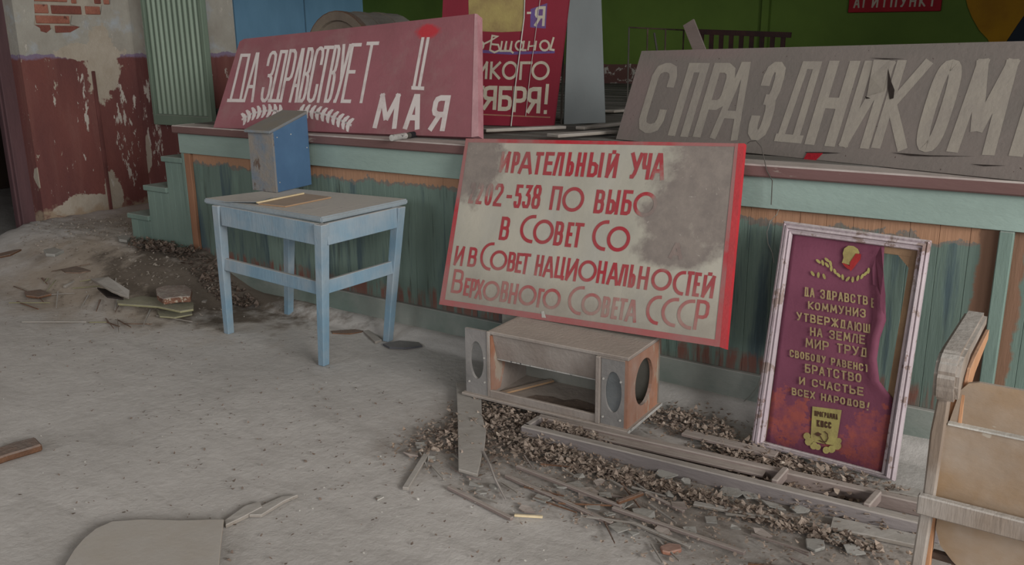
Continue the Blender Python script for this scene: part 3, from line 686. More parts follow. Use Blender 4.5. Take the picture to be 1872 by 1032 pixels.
a = [mb.vert(PG.p3(PG.px(*p), off)) for p, off in zip(q, (.004, .004, .006, .012, .005, .004))]; mb.f.append(a); mb.build('lifted_flap', M['greyletters'], gb)

# -- white polling sign: leans on the nosing, lower edge on the cabinet
ZB = .352
c0 = at(1065, 599, 'z', ZB+.004); c1 = at(852, 252, 'y', YS-.075); c2 = at(1360, 262, 'y', YS-.065)
N3 = np.cross(c2-c1, c1-c0); N3 /= np.linalg.norm(N3); N3 = N3 if N3[1] < 0 else -N3
P3 = lambda x, y: onpl(x, y, c0, N3)
PW = Plane([P3(852, 253), P3(1361, 262), P3(1327, 638), P3(803, 556)])
if PW.n@N3 < 0: print('FLIP')
wb = thing('polling_sign', 'dirty white sign with worn red lettering leaning on the stage above the speaker cabinet', 'sign', tuple(PW.BL*.5+PW.BR*.5))
mb = MB(); q = [PW.px(*p) for p in ((803, 556), (1316, 634), (1350, 262), (852, 253))]; PW.slab(mb, q, 0, -.02); mb.build('panel', M['signwhite'], wb)
mb = MB(); q = [PW.px(*p) for p in ((1316, 634), (1327, 638), (1361, 262), (1350, 262))]; PW.slab(mb, q, .002, -.024); mb.build('side_strip', M['edgered'], wb)
mb = MB()
for pts in (((852, 253), (1350, 262), (1349, 268), (851, 260)), ((803, 556), (812, 557), (857, 256), (852, 253)), ((803, 556), (1316, 634), (1318, 622), (806, 546)), ((1306, 633), (1317, 634), (1350, 262), (1344, 262))):
    PW.face(mb, [PW.px(*p) for p in pts], .0011+.0002*len(mb.f))
mb.build('border', M['signborder'], wb)
mb = MB()
def row(items, w, sc=2.58, ox=790, oy=240):
    for ch, a, b, t, bt in items: PW.letter(mb, ch, ox+a/sc, ox+b/sc, oy+t/sc, oy+bt/sc, w)
row([('И', 322, 366, 95, 194), ('Р', 378, 412, 96, 198), ('А', 412, 478, 96, 202), ('Т', 478, 522, 97, 204), ('Е', 530, 572, 97, 207), ('Л', 576, 620, 98, 210), ('Ь', 636, 672, 98, 212), ('Н', 682, 724, 99, 214), ('Ы', 738, 806, 99, 217), ('Й', 824, 876, 104, 220), ('У', 932, 990, 100, 224), ('Ч', 990, 1032, 102, 228), ('А', 1036, 1102, 102, 230)], .0168)
row([('2', 178, 202, 240, 340), ('2', 212, 240, 242, 344), ('О', 252, 286, 244, 350), ('2', 294, 334, 246, 354), ('-', 346, 378, 250, 356), ('5', 390, 424, 250, 362), ('3', 430, 468, 252, 363), ('8', 474, 514, 252, 366), ('П', 560, 610, 258, 372)], .0155)
row([('o', 615, 718, 262, 380), ('В', 768, 814, 275, 388), ('Ы', 826, 884, 275, 392), ('Б', 896, 944, 276, 396), ('o', 950, 1062, 285, 404)], .0155)
row([('В', 322, 366, 402, 514), ('c', 416, 486, 391, 526), ('o', 477, 575, 415, 532), ('В', 578, 620, 424, 540), ('Е', 634, 664, 428, 546), ('Т', 662, 712, 430, 548), ('c', 756, 830, 416, 562), ('o', 825, 935, 447, 568), ('А', 1120, 1184, 525, 602)], .0155)
row([('И', 108, 150, 540, 634), ('В', 172, 212, 546, 640), ('c', 228, 288, 520, 655), ('o', 274, 356, 560, 656), ('В', 358, 394, 568, 662), ('Е', 396, 426, 572, 668), ('Т', 420, 462, 574, 674), ('Н', 488, 524, 582, 682), ('А', 526, 578, 588, 690), ('Ц', 582, 628, 590, 694), ('И', 634, 686, 598, 706), ('o', 690, 778, 607, 710), ('Н', 780, 822, 610, 718), ('А', 828, 884, 618, 726), ('Л', 882, 922, 626, 730), ('Ь', 930, 962, 628, 738), ('Н', 972, 1022, 636, 746), ('o', 1034, 1132, 646, 752), ('c', 1136, 1194, 655, 772), ('Т', 1192, 1232, 658, 776), ('Е', 1234, 1266, 664, 780), ('Й', 1276, 1332, 678, 786)], .0138)
row([('В', 96, 148, 650, 765), ('Е', 152, 178, 690, 776), ('Р', 180, 210, 694, 786), ('Х', 206, 242, 698, 792), ('o', 240, 320, 704, 800), ('В', 324, 360, 706, 806), ('Н', 364, 404, 716, 814), ('o', 408, 494, 724, 822), ('Г', 498, 526, 740, 832), ('o', 522, 608, 740, 840), ('c', 642, 714, 725, 864), ('o', 704, 800, 762, 868), ('В', 802, 840, 778, 878), ('Е', 848, 878, 782, 886), ('Т', 876, 918, 786, 890), ('А', 914, 970, 792, 900), ('c', 1010, 1078, 770, 910), ('c', 1082, 1160, 780, 920), ('c', 1156, 1236, 788, 932), ('Р', 1240, 1304, 794, 940)], .0138)
mb.build('lettering', M['signred'], wb)
mb = MB(); q = [PW.px(*p) for p in ((990, 569), (995, 568), (999, 581), (991, 580))]; PW.face(mb, q, .003); mb.build('paint_chip', M['white'], wb)

# -- framed poster
zb = .014; BLp = at(1375, 812, 'z', zb); BRp = at(1637, 878, 'z', zb)
u = BRp-BLp; u = u/np.linalg.norm(u); hn = np.array([-u[1], u[0], 0]); tl = math.radians(16)
N4 = np.cross(u, np.array([0, 0, 1.])*math.cos(tl)+hn*math.sin(tl)); N4 /= np.linalg.norm(N4)
P4 = lambda x, y: onpl(x, y, BLp, N4)
PO = Plane([P4(1435, 404), P4(1703, 440), BRp, BLp])
po = thing('framed_poster', 'plum red cloth poster torn along its right side in a flaking pale pink frame', 'poster', tuple(BLp*.5+BRp*.5))
oc = [PO.px(*p) for p in ((1375, 812), (1637, 878), (1703, 440), (1435, 404))]
ic = [PO.px(*p) for p in ((1398, 806), (1612, 862), (1678, 458), (1449, 428))]
prof = [(0, .0), (.0, .022), (.18, .028), (.3, .022), (.36, .030), (.55, .032), (.62, .020), (.7, .018), (.78, .024), (.95, .020), (1.0, .012), (1.0, .0)]
for i in range(4):
    j = (i+1) % 4; mb = MB(); A = []; B = []
    for t, h in prof:
        A.append(mb.vert(PO.p3(oc[i]*(1-t)+ic[i]*t, h-.006))); B.append(mb.vert(PO.p3(oc[j]*(1-t)+ic[j]*t, h-.006)))
    for a in range(len(prof)-1): mb.f.append([A[a], B[a], B[a+1], A[a+1]])
    mb.f += [A, B[::-1], [A[0], A[-1], B[-1], B[0]]]; mb.build('frame_moulding', M['framepaint'], po)
# stretcher behind
def strip(p, q, w, name, off=-.004, th=.012):
    p, q = PO.px(*p), PO.px(*q); d = q-p; d = d/np.linalg.norm(d); n_ = np.array([-d[1], d[0]])*w/2
    mb = MB(); PO.slab(mb, [p-n_, q-n_, q+n_, p+n_], off, off-th); mb.build(name, M['stretcher'], po)
strip((1452, 434), (1682, 463), .03, 'stretcher_bar'); strip((1674, 460), (1607, 860), .03, 'stretcher_bar', -.0045); strip((1402, 803), (1612, 858), .026, 'stretcher_bar', -.004); strip((1447, 432), (1400, 806), .022, 'stretcher_bar', -.0045)
mb = MB(); PO.slab(mb, [PO.px(*p) for p in ((1638, 462), (1668, 466), (1663, 492))], -.006, -.012); mb.build('corner_brace', M['stretcher'], po)
# cloth
L_ = [(1450, 427), (1444, 470), (1438, 520), (1430, 570), (1424, 620), (1418, 670), (1412, 710), (1408, 745), (1404, 780), (1399, 808)]
R_ = [(1617, 449), (1615, 490), (1619, 540), (1621, 586), (1610, 618), (1604, 656), (1608, 696), (1632, 728), (1627, 790), (1610, 864)]
mb = MB(); rows = []
for (a, b), (c, d) in zip(L_, R_):
    p, q = PO.px(a, b), PO.px(c, d); r_ = []
    t = (len(rows))/(len(L_)-1); cur = max(0, 1-abs(t-.4)/.38)
    for k_ in range(25):
        s_ = k_/24; off = .002*math.sin(9*s_+t*5)
        if s_ > .87: off += cur*.028*math.sin((s_-.87)/.13*math.pi*.8)
        qq = p*(1-s_)+q*s_; r_.append(mb.vert(PO.p3(qq, off), PO.uv(qq)))
    rows.append(r_)
for A, B in zip(rows, rows[1:]):
    for k_ in range(24): mb.f.append([A[k_], A[k_+1], B[k_+1], B[k_]])
cl = mb.build('cloth', M['postercloth'], po, smooth=True)
sm = cl.modifiers.new('s', 'SOLIDIFY'); sm.thickness = .0015
# dark torn edge flap hanging over the cloth
mb = MB(); fl = [(1612, 450), (1602, 470), (1596, 490), (1597, 520), (1605, 524), (1613, 540), (1612, 560), (1620, 576), (1622, 540), (1618, 500), (1616, 470)]
mb.f.append([mb.vert(PO.p3(PO.px(*p), .012 if i < 5 else .03), PO.uv(PO.px(*p))) for i, p in enumerate(fl)]); mb.build('torn_flap', M['postercloth'], po)
mb = MB(); w = .0054
c4 = lambda a: 1340+a/3.8225; d4 = lambda b: 390+b/3.8225; c5 = lambda a: 1340+a/3.97; d5 = lambda b: 640+b/3.97
LO = .0065
def ln(t, a, ta, ba, b, tb, bb, k4=True, ww=w):
    cx, dy = (c4, d4) if k4 else (c5, d5); PO.line(mb, t, cx(a), dy(ta), dy(ba), cx(b), dy(tb), dy(bb), ww, off=LO)
ln('ДА ЗДРАВСТВ', 500, 512, 578, 945, 578, 640); ln('Е', 968, 590, 656, 998, 595, 662)
ln('КОММУНИЗ', 528, 612, 666, 930, 668, 730)
ln('УТВЕРЖДАЮЩ', 447, 686, 744, 965, 775, 838)
ln('НА ЗЕМЛЕ', 542, 792, 852, 926, 850, 914)
ln('МИР ТРУД', 510, 868, 932, 940, 940, 1005)
ln('СВОБОДУ РАВЕНСТ', 415, -8, 46, 990, 105, 160, False)
ln('БРАТСТВО', 526, 95, 160, 935, 170, 235, False)
ln('И СЧАСТЬЕ', 484, 190, 245, 950, 268, 330, False)
ln('ВСЕХ НАРОДОВ', 430, 268, 322, 960, 370, 422, False); PO.letter(mb, '!', c5(975), c5(992), d5(375), d5(435), w, LO)
mb.build('lettering', M['gold'], po)
mb = MB(); q = [PO.px(c5(a), d5(b)) for a, b in ((580, 405), (792, 432), (772, 560), (752, 690), (640, 672), (566, 655))]; PO.face(mb, q, LO)
for cx, cy, r in ((540, 620, 26), (555, 660, 30), (590, 690, 28), (620, 700, 22), (680, 722, 26), (720, 715, 28), (760, 690, 30), (770, 655, 22)):
    PO.face(mb, [PO.px(c5(cx+r*math.cos(t)), d5(cy+r*math.sin(t))) for t in [2*math.pi*i/10 for i in range(10)]], LO+.0001*(cx % 7+1))
mb.build('scroll_print', M['paleyellow'], po); mb = MB()
PO.face(mb, [PO.px(c4(825+a), d4(300+b)) for a, b in ((-55, -20), (-45, -55), (-15, -75), (20, -72), (50, -52), (62, -25), (45, 0), (40, 30), (20, 55), (-10, 60), (-40, 50), (-62, 45), (-50, 10))], LO)
for i, (a, b) in enumerate([(600, 335), (630, 345), (660, 360), (690, 385), (715, 405), (740, 430), (770, 445), (805, 458), (840, 462), (875, 452), (905, 440), (930, 420), (950, 400), (660, 325), (685, 350), (560, 420), (600, 430), (640, 440)]):
    r1, r2 = 22, 10; an = math.radians(40+((i*37) % 60) if a < 800 else -40-((i*37) % 50))
    PO.face(mb, [PO.px(c4(a+r1*math.cos(t)*math.cos(an)-r2*math.sin(t)*math.sin(an)), d4(b+r1*math.cos(t)*math.sin(an)+r2*math.sin(t)*math.cos(an))) for t in [2*math.pi*k_/8 for k_ in range(8)]], LO+.0001*(i % 9))
mb.build('laurel_print', M['paleyellow'], po)
mb = MB()
PO.face(mb, [PO.px(c4(a), d4(b)) for a, b in ((822, 340), (850, 300), (862, 280), (900, 285), (895, 320), (870, 350), (845, 385), (825, 405), (815, 385))], LO+.002)
PO.face(mb, [PO.px(c4(a), d4(b)) for a, b in ((765, 345), (790, 352), (820, 368), (812, 392), (785, 372))], LO+.002)
mb.build('flag_print', M['redprint'], po)
mb = MB(); ln('ПРОГРАММА', 596, 436, 474, 764, 462, 502, False, .003); ln('КПСС', 612, 502, 550, 718, 520, 568, False, .005)
for q in ribbon([PO.px(c5(a), d5(b)) for a, b in ((668, 585), (690, 605), (694, 635), (680, 660), (655, 665), (630, 650))], .0035): PO.face(mb, list(q), LO+.002)
for q in ribbon([PO.px(c5(a), d5(b)) for a, b in ((625, 600), (655, 650), (680, 680))], .0035): PO.face(mb, list(q), LO+.0022)
PO.face(mb, [PO.px(c5(a), d5(b)) for a, b in ((598, 606), (622, 590), (650, 606), (622, 622))], LO+.0024)
mb_dark = mb
for o_ in (): pass
# shift the dark print just in front of the scroll
mb.v = [tuple(np.array(v)+PO.n*.0012) for v in mb.v]; mb.build('dark_lettering', M['darkprint'], po)

# -- October board at the back
ZF = ZT+.004
a0 = at(1011, 232, 'z', ZF); b0 = at(876, 228, 'z', ZF); u = a0-b0; u[2] = 0; u = u/np.linalg.norm(u); hn = np.array([-u[1], u[0], 0]); tl = math.radians(10)
N5 = np.cross(u, np.array([0, 0, 1.])*math.cos(tl)+hn*math.sin(tl)); N5 /= np.linalg.norm(N5)
P5 = lambda x, y: onpl(x, y, a0, N5)
PC = Plane([P5(812, 0), P5(1040, 0), a0, P5(800, 226)])
ob = thing('anniversary_board', 'tall crimson board with cream and script lettering behind the red banner', 'sign', tuple(a0*.5+b0*.5))
tR = PC.px(1042, -20); tL = PC.px(813, -20); dR = tR-PC.px(1011, 232); dL = tL-PC.px(812, 0)
mb = MB(); q = [PC.px(800, 226), PC.px(1011, 232), PC.px(1011, 232)+dR*1.35, PC.px(812, -60)+np.array([0, .12])]; PC.slab(mb, q, 0, -.02); mb.build('panel', M['crimson'], ob)
mb = MB(); s3 = lambda a: 800+a/3.6
for ch, a, b, t, bt, w_ in (('-', 582, 616, 50, 115, .012), ('Я', 640, 708, 42, 172, .016), ('И', 262, 330, 405, 520, .016), ('К', 345, 415, 405, 522, .016), ('o', 424, 530, 402, 525, .016), ('Г', 540, 622, 404, 526, .016), ('o', 618, 738, 402, 528, .016),
        ('Т', 232, 305, 564, 712, .022), ('Я', 300, 390, 564, 722, .024), ('Б', 400, 490, 566, 730, .024), ('Р', 495, 585, 568, 738, .024), ('Я', 590, 680, 572, 745, .024), ('!', 690, 740, 552, 750, .02)):
    PC.letter(mb, ch, s3(a), s3(b), t/3.6, bt/3.6, w_)
PC.letter(mb, 'П', s3(180), s3(252), 404/3.6, 518/3.6, .016)
def script(pts, w_):
    from_ = []
    for q in ribbon([PC.px(s3(a), b/3.6) for a, b in pts], w_): PC.face(mb, list(q), .0014+.0001*(len(mb.f) % 5))
el = lambda cx, cy, rx, ry, a0_=0, a1_=360: [(cx+rx*math.cos(math.radians(t)), cy+ry*math.sin(math.radians(t))) for t in np.linspace(a0_, a1_, 14)]
script(el(278, 298, 26, 30), .011)
script([(304, 290), (345, 270), (395, 240), (360, 235), (345, 330), (375, 345), (410, 330), (400, 295), (350, 290)], .011)
script([(425, 270), (415, 335), (440, 335), (455, 270), (448, 335), (475, 335), (490, 270), (482, 335), (500, 350)], .011)
script(el(540, 300, 26, 30), .011); script([(570, 268), (560, 330), (585, 330)], .011)
script([(605, 270), (595, 332)], .011); script([(650, 268), (640, 332)], .011); script([(598, 305), (648, 300)], .009)
script(el(705, 300, 30, 32), .012); script([(765, 245), (742, 325), (770, 330)], .012)
mb.build('lettering', M['paleletter'], ob)
mb = MB()
for pts in (((250, 345), (480, 360), (770, 350), (772, 335), (480, 340), (250, 325)), ((612, 60), (722, 20), (712, 188), (610, 180))):
    PC.face(mb, [PC.px(s3(a), b/3.6) for a, b in pts], .0006+.0001*len(mb.f))
mb.build('shadow_print', M['violet'], ob)
mb = MB(); PC.face(mb, [PC.px(s3(a), b/3.6) for a, b in ((203, -60), (580, -60), (575, 60), (560, 205), (420, 212), (260, 205), (205, 100))], .0012); mb.build('pasted_paper', M['oldpaper'], ob)
mb = MB(); PC.face(mb, [PC.px(s3(a), b/3.6) for a, b in ((275, 748), (742, 768), (740, 776), (275, 756))], .0012); mb.build('rule_line', M['rustred'], ob)
mb = MB()
mb.tube([PC.p3(PC.px(s3(a), b/3.6), .006) for a, b in ((577, -40), (572, 120), (545, 330), (515, 560), (486, 830))], .0035, 6)
mb.tube([PC.p3(PC.px(s3(a), b/3.6), .006) for a, b in ((680, -20), (645, 240), (610, 500), (582, 765))], .0016, 5); mb.build('hanging_thread', M['white'], ob)

# grey hardboard beside it
a1 = at(1031, 227, 'z', ZF); b1 = at(1107, 224, 'z', ZF); u = b1-a1; u = u/np.linalg.norm(u); hn = np.array([-u[1], u[0], 0]); tl = math.radians(9)
up = np.array([0, 0, 1.])*math.cos(tl)+hn*math.sin(tl); N6 = np.cross(u, up)
gp = thing('grey_hardboard', 'tall plain grey hardboard sheet standing right of the crimson board', 'board', tuple(a1*.5+b1*.5))
mb = MB(); tA = onpl(1039, -10, a1, N6); tB = onpl(1099, -10, a1, N6); tA = a1+(tA-a1)*1.1; tB = b1+(tB-b1)*1.1
mb.hexa([a1, b1, tB, tA], [p-N6*.012 for p in (a1, b1, tB, tA)]); mb.build('sheet', M['greyboard'], gp)
mb = MB(); s_ = np.array([-.032, .02, 0]); mb.hexa([a1+s_, a1-(.012, 0, 0), tA-(.012, 0, 0), tA+s_], [p-N6*.02 for p in (a1+s_, a1-(.012, 0, 0), tA-(.012, 0, 0), tA+s_)]); mb.build('edge_batten', M['greywood'], gp)

# agitation-point sign on the back wall, ochre shape
ag = thing('red_wall_sign', 'small red sign with white capitals high on the dark green back wall', 'sign', (-2.2, 9.97, 1.82))
q = [at(*p, 'y', 9.95) for p in ((1550, 23), (1719, 20), (1719, -12), (1550, -12))]
PA = Plane([q[3], q[2], q[1], q[0]]); mb = MB(); PA.slab(mb, [(0, 0), (PA.w, 0), (PA.w, .19), (0, .19)], 0, -.04); mb.build('panel', M['agit'], ag, bevel=.004)
mb = MB(); z0, z1 = .045, .155; n = 9; x = .05
for ch in 'АГИТПУНКТ': PA.glyph(mb, ch, (x, z0), (x+.062, z0), (x+.066, z1), (x+.004, z1), .017); x += .091
mb.build('lettering', M['paleletter'], ag)
ys = thing('ochre_wall_shape', 'ochre rounded tapering painted shape on the back wall at the right edge', 'wall decoration', (-1.2, 9.97, 1.5))
e5 = [at(*p, 'y', 9.97) for p in ((1812, 90), (1806, 72), (1790, 55), (1777, 32), (1769, 12), (1764, -10), (1766, -40), (1780, -70), (1830, -95), (1890, -80), (1905, -30), (1885, 10), (1860, 45), (1840, 75), (1838, 90))]
mb = MB(); mb.prism(e5, (0, .02, 0)); mb.build('ochre_panel', M['yellowshape'], ys)
e6 = [at(*p, 'y', 9.985) for p in ((1830, 100), (1845, 68), (1890, -10), (1990, -20), (1990, 100))]; mb = MB(); mb.prism(e6, (0, .012, 0)); mb.build('navy_panel', M['navy'], ys)

# ================================================================ on the stage, behind
dr = thing('hollow_drum', 'dusty brown hollow drum lying on the stage behind the red banner', 'drum', (-5.16, 5.0, ZT))
c = np.array([-5.14, 5.0, ZT+.369]); mb = MB(); n = 32; rr = [(.363, 0), (.363, .62), (.30, .62), (.30, .16), (.23, .15), (.23, .02), (.29, .02), (.30, 0)]
rings = [[mb.vert(c+np.array([r*math.cos(2*math.pi*k_/n), y_, r*math.sin(2*math.pi*k_/n)])) for k_ in range(n)] for r, y_ in rr]
for A, B in zip(rings, rings[1:]+rings[:1]):
    for k_ in range(n): mb.f.append([A[k_], A[(k_+1) % n], B[(k_+1) % n], B[k_]])
mb.build('shell', M['drum'], dr, smooth=False)
for y_ in (.0, .2, .42):
    mb = MB(); rg = [[mb.vert(c+np.array([r*math.cos(2*math.pi*k_/n), yy, r*math.sin(2*math.pi*k_/n)])) for k_ in range(n)] for r, yy in ((.3635, y_), (.369, y_), (.369, y_+.05), (.3635, y_+.05))]
    for A, B in zip(rg, rg[1:]+rg[:1]):
        for k_ in range(n): mb.f.append([A[k_], A[(k_+1) % n], B[(k_+1) % n], B[k_]])
    mb.build('hoop', M['brownwood'] if y_ == 0 else M['drum'], dr)
mb = MB(); mb.tube([c+(0, .14, 0), c+(0, .15, 0)], .228, 24); mb.build('hollow_shade', M['hollowdark'], dr)  # dark disc painting the shade inside the hollow drum

Yk = 7.0
def bk(x, y_, yy=Yk): return at(x, y_, 'y', yy)
rk = thing('metal_rack', 'thin rusty metal rack standing by the brown dado on the stage', 'rack', (-3.4, Yk, ZT))
tp = [bk(1150, 50), bk(1184, 52), bk(1217, 53), bk(1250, 55)]
for i, p in enumerate(tp):
    mb = MB(); mb.tube([(p[0], Yk, ZT), p], .007, 8); mb.build('post', M['darkmetal'] if i else M['wire'], rk)
mb = MB(); mb.tube([tp[0], tp[3]], .006, 8); mb.build('top_rail', M['darkmetal'], rk)
p = bk(1196, 60); mb = MB(); mb.tube([(p[0]+.12, Yk, ZT), p], .009, 6); mb.build('brace', M['wire'], rk)
pk = thing('leaning_plank', 'brown plank leaning beside the metal rack on the stage', 'plank', (-2.75, 7.1, ZT))
a = bk(1259, 41, 6.9); b = bk(1300, 130, 6.9); b = a+(b-a)*((ZT+.012-a[2])/(b[2]-a[2])); b[1] -= .1; mb = MB(); mb.bar(b, a, .10, .02, up=(0, -1, 0)); pp = mb.build('board', M['plumwood'], pk)
rl = thing('dark_bench_back', 'low dark maroon slatted bench back in front of the dark back wall', 'bench', (-2.5, 7.6, ZT))
A = bk(1278, 58, 7.6); B = bk(1446, 64, 7.6)
mb = MB(); mb.bar(A, B, .03, .045); mb.build('top_rail', M['maroonmetal'], rl)
mb = MB(); mb.bar(A-(0, 0, .3), B-(0, 0, .3), .03, .04); mb.build('lower_rail', M['maroonmetal'], rl)
for i in range(9):
    p = A+(B-A)*(i+.3)/9; mb = MB(); mb.box(p[0]-.018, p[0]+.018, 7.59, 7.61, ZT if i in (0, 4, 8) else p[2]-.3, p[2]-.01); mb.build('slat', M['maroonmetal'], rl)

for (p, q, w_, lab) in (((884, 240), (1030, 232), .07, 'warped grey board lying before the crimson board on the stage'), ((1010, 250), (1120, 240), .09, 'dusty warped board lying before the grey hardboard'), ((1060, 236), (1170, 222), .06, 'narrow pale board end between the hardboard and grey banner'), ((1112, 205), (1180, 198), .1, 'dark loose board farther back beside the grey banner')):
    a, b = at(*p, 'z', ZT+.02), at(*q, 'z', ZT+.02); a[2] += .006; o = MB(); o.bar(a, b, w_, .016); tag(o.build('loose_board', M['greywood'], bevel=.003), lab, 'board')
# tube on the nosing
tb = thing('paint_tube', 'small black and white tube lying on the stage edge under the red banner', 'tube', tuple(at(742, 252, 'z', ZT)))
a = at(716, 252, 'z', ZT+.018); b = at(774, 243, 'z', ZT+.018); b[2] = a[2] = ZT+.018; d = b-a
for nm, s0, s1, mt in (('white_section', 0, .42, 'canwhite'), ('neck', .42, .55, 'wire'), ('black_section', .55, .85, 'black'), ('cap', .85, 1, 'white')):
    mb = MB(); mb.tube([a+d*s0, a+d*s1], .016 if nm != 'neck' else .014, 14); mb.build(nm, M[mt], tb, smooth=False)

# ================================================================ table
TT = .775
tc = [at(*p, 'z', TT) for p in ((372, 362), (587, 397), (746, 363), (526, 343))]
ft = [at(*p, 'z', .005) for p in ((419, 608), (592, 666), (709, 622), (528, 573))]
tps = [at(*p, 'z', TT-.03) for p in ((400, 376), (588, 411), (729, 379), (529, 360))]
tbx = thing('blue_table', 'pale blue painted wooden table with a dusty grey top', 'table', tuple(sum(ft)/4))
mb = MB(); mb.hexa([p-(0, 0, .026) for p in tc], tc); mb.build('tabletop', M['tabletop'], tbx, bevel=.006, seg=2)
for i, (f_, t_) in enumerate(zip(ft, tps)):
    mb = MB(); w0, w1 = .04, .05
    sq = lambda c, w_, z_: [(c[0]-w_/2, c[1]-w_/2, z_), (c[0]+w_/2, c[1]-w_/2, z_), (c[0]+w_/2, c[1]+w_/2, z_), (c[0]-w_/2, c[1]+w_/2, z_)]
    mb.hexa(sq(f_, w0, .004), sq(t_, w1, TT-.026)); mb.build('leg', M['tableblue'], tbx, bevel=.003)
for i in range(4):
    a, b = tps[i].copy(), tps[(i+1) % 4].copy(); a[2] = b[2] = TT-.026-.05; d = (b-a)/np.linalg.norm(b-a)
    mb = MB(); mb.bar(a+d*.025, b-d*.025, .02, .1); mb.build('apron', M['tableblue'], tbx, bevel=.002)
def lerp(i, z_): t = (z_-.005)/(TT-.035); return ft[i]*(1-t)+tps[i]*t
for (i, j, z_) in ((0, 1, .425), (1, 2, .43), (3, 2, .43), (0, 3, .43)):
    if (i, j) in ((3, 2), (0, 3)): continue
    a, b = lerp(i, z_), lerp(j, z_); a[2] = b[2] = z_; d = (b-a)/np.linalg.norm(b-a); mb = MB(); mb.bar(a+d*.018, b-d*.018, .02, .065); mb.build('stretcher', M['tableblue'], tbx, bevel=.002)
# box on the table
b3 = [at(*p, 'z', TT+.002) for p in ((462, 347), (506, 352), (570, 337))]; b3.append(b3[0]+b3[2]-b3[1])
bb = thing('ballot_box', 'blue wooden box with a sloping dusty lid standing on the table', 'box', tuple(sum(b3)/4))
hF, hB = .312, .385
T = [b3[0]+(0, 0, hF), b3[1]+(0, 0, hF), b3[2]+(0, 0, hB), b3[3]+(0, 0, hB)]
def plate(P_, n_off, name, mt):
    mb = MB(); mb.hexa(P_, [np.array(p)+n_off for p in P_]); return mb.build(name, M[mt], bb, bevel=.0015)
dF = (b3[2]-b3[1])/np.linalg.norm(b3[2]-b3[1]); dR_ = (b3[1]-b3[0])/np.linalg.norm(b3[1]-b3[0])
plate([b3[0], b3[1], T[1], T[0]], dF*.012, 'front_panel', 'boxfront')
plate([b3[1]+dF*.012, b3[2], T[2], T[1]+dF*.012+(0, 0, .003)], -dR_*.012, 'side_panel', 'boxblue')
plate([b3[0]+dF*.012, b3[3], T[3], T[0]+dF*.012+(0, 0, .003)], dR_*.012, 'side_panel', 'boxblue')
plate([b3[3]+dR_*.012, b3[2]-dR_*.012, T[2]-dR_*.012, T[3]+dR_*.012], -dF*.012, 'back_panel', 'boxblue')
LD = [T[0]-dR_*.006-dF*.022+(0, 0, -.004), T[1]+dR_*.004-dF*.022+(0, 0, -.004), T[2]+dR_*.003+(0, 0, .003), T[3]-dR_*.004+(0, 0, .003)]
plate(LD, np.array([0, 0, .014]), 'lid', 'boxlid')
for f0, f1 in ((.1, .1), (.5, .9), (.12, .88), (.93, .62)):
    p = b3[1]+(b3[2]-b3[1])*f0+(0, 0, .3*f1+.02); mb = MB(); mb.tube([p-dR_*.002, p+dR_*.0015], .0035, 8); mb.build('nail', M['nail'], bb)
# loose wood on the table
zz = TT+.0005
q = [at(*p, 'z', zz) for p in ((472, 374), (522, 379), (606, 362), (552, 355))]; o = MB(); o.hexa(q, [p+(0, 0, .007) for p in q])
tag(o.build('plywood_scrap', M['ply'], bevel=.001), 'thin tan plywood scrap lying on the table before the blue box', 'plywood scrap')
o = MB(); a = at(470, 370, 'z', zz+.012); b = at(555, 353, 'z', zz+.012); o.bar(a, b, .012, .008); tag(o.build('wooden_lath', M['lath'], bevel=.001), 'pale narrow lath lying on the plywood scrap on the table', 'lath')
q = [at(*p, 'z', zz+.001) for p in ((408, 369), (468, 374), (500, 362), (450, 358))]; o = MB(); vs = []
o.f.append([o.vert(q[0]), o.vert(q[1]+(0, 0, .012)), o.vert(q[2]+(0, 0, .006)), o.vert(q[3])]); o.f.append([o.vert(p) for p in (q[0]+(0, 0, .002), q[1]+(0, 0, .014), q[2]+(0, 0, .008), q[3]+(0, 0, .002))])
for i in range(4): o.f.append([i, (i+1) % 4, 4+(i+1) % 4, 4+i])
tag(o.build('veneer_sheet', M['tabletop']), 'lifted grey veneer sheet on the left corner of the table top', 'veneer')

# ================================================================ speaker cabinet
zb = .058; fl_, fr_, br_ = at(852, 714, 'z', zb), at(1146, 784, 'z', zb), at(1213, 738, 'z', zb)
fl_ = np.array(fl_); ux = (fr_-fl_); Wc = np.linalg.norm(ux); ux = ux/Wc; uy = np.array([-ux[1], ux[0], 0]); Dc = (br_-fr_)@uy; Hc = ZB-zb
sc_ = thing('speaker_cabinet', 'broken open wooden loudspeaker cabinet with round holes under the white sign', 'speaker cabinet', tuple(fl_+ux*Wc/2+uy*Dc/2))
def CP(a, b, c): return fl_+ux*a+uy*b+np.array([0, 0, c])
def cbox(x0, x1, y0, y1, z0, z1, name, mt, bev=.002):
    mb = MB(); mb.hexa([CP(x0, y0, z0), CP(x1, y0, z0), CP(x1, y1, z0), CP(x0, y1, z0)], [CP(x0, y0, z1), CP(x1, y0, z1), CP(x1, y1, z1), CP(x0, y1, z1)]); return mb.build(name, M[mt], sc_, bevel=bev)
t = .014
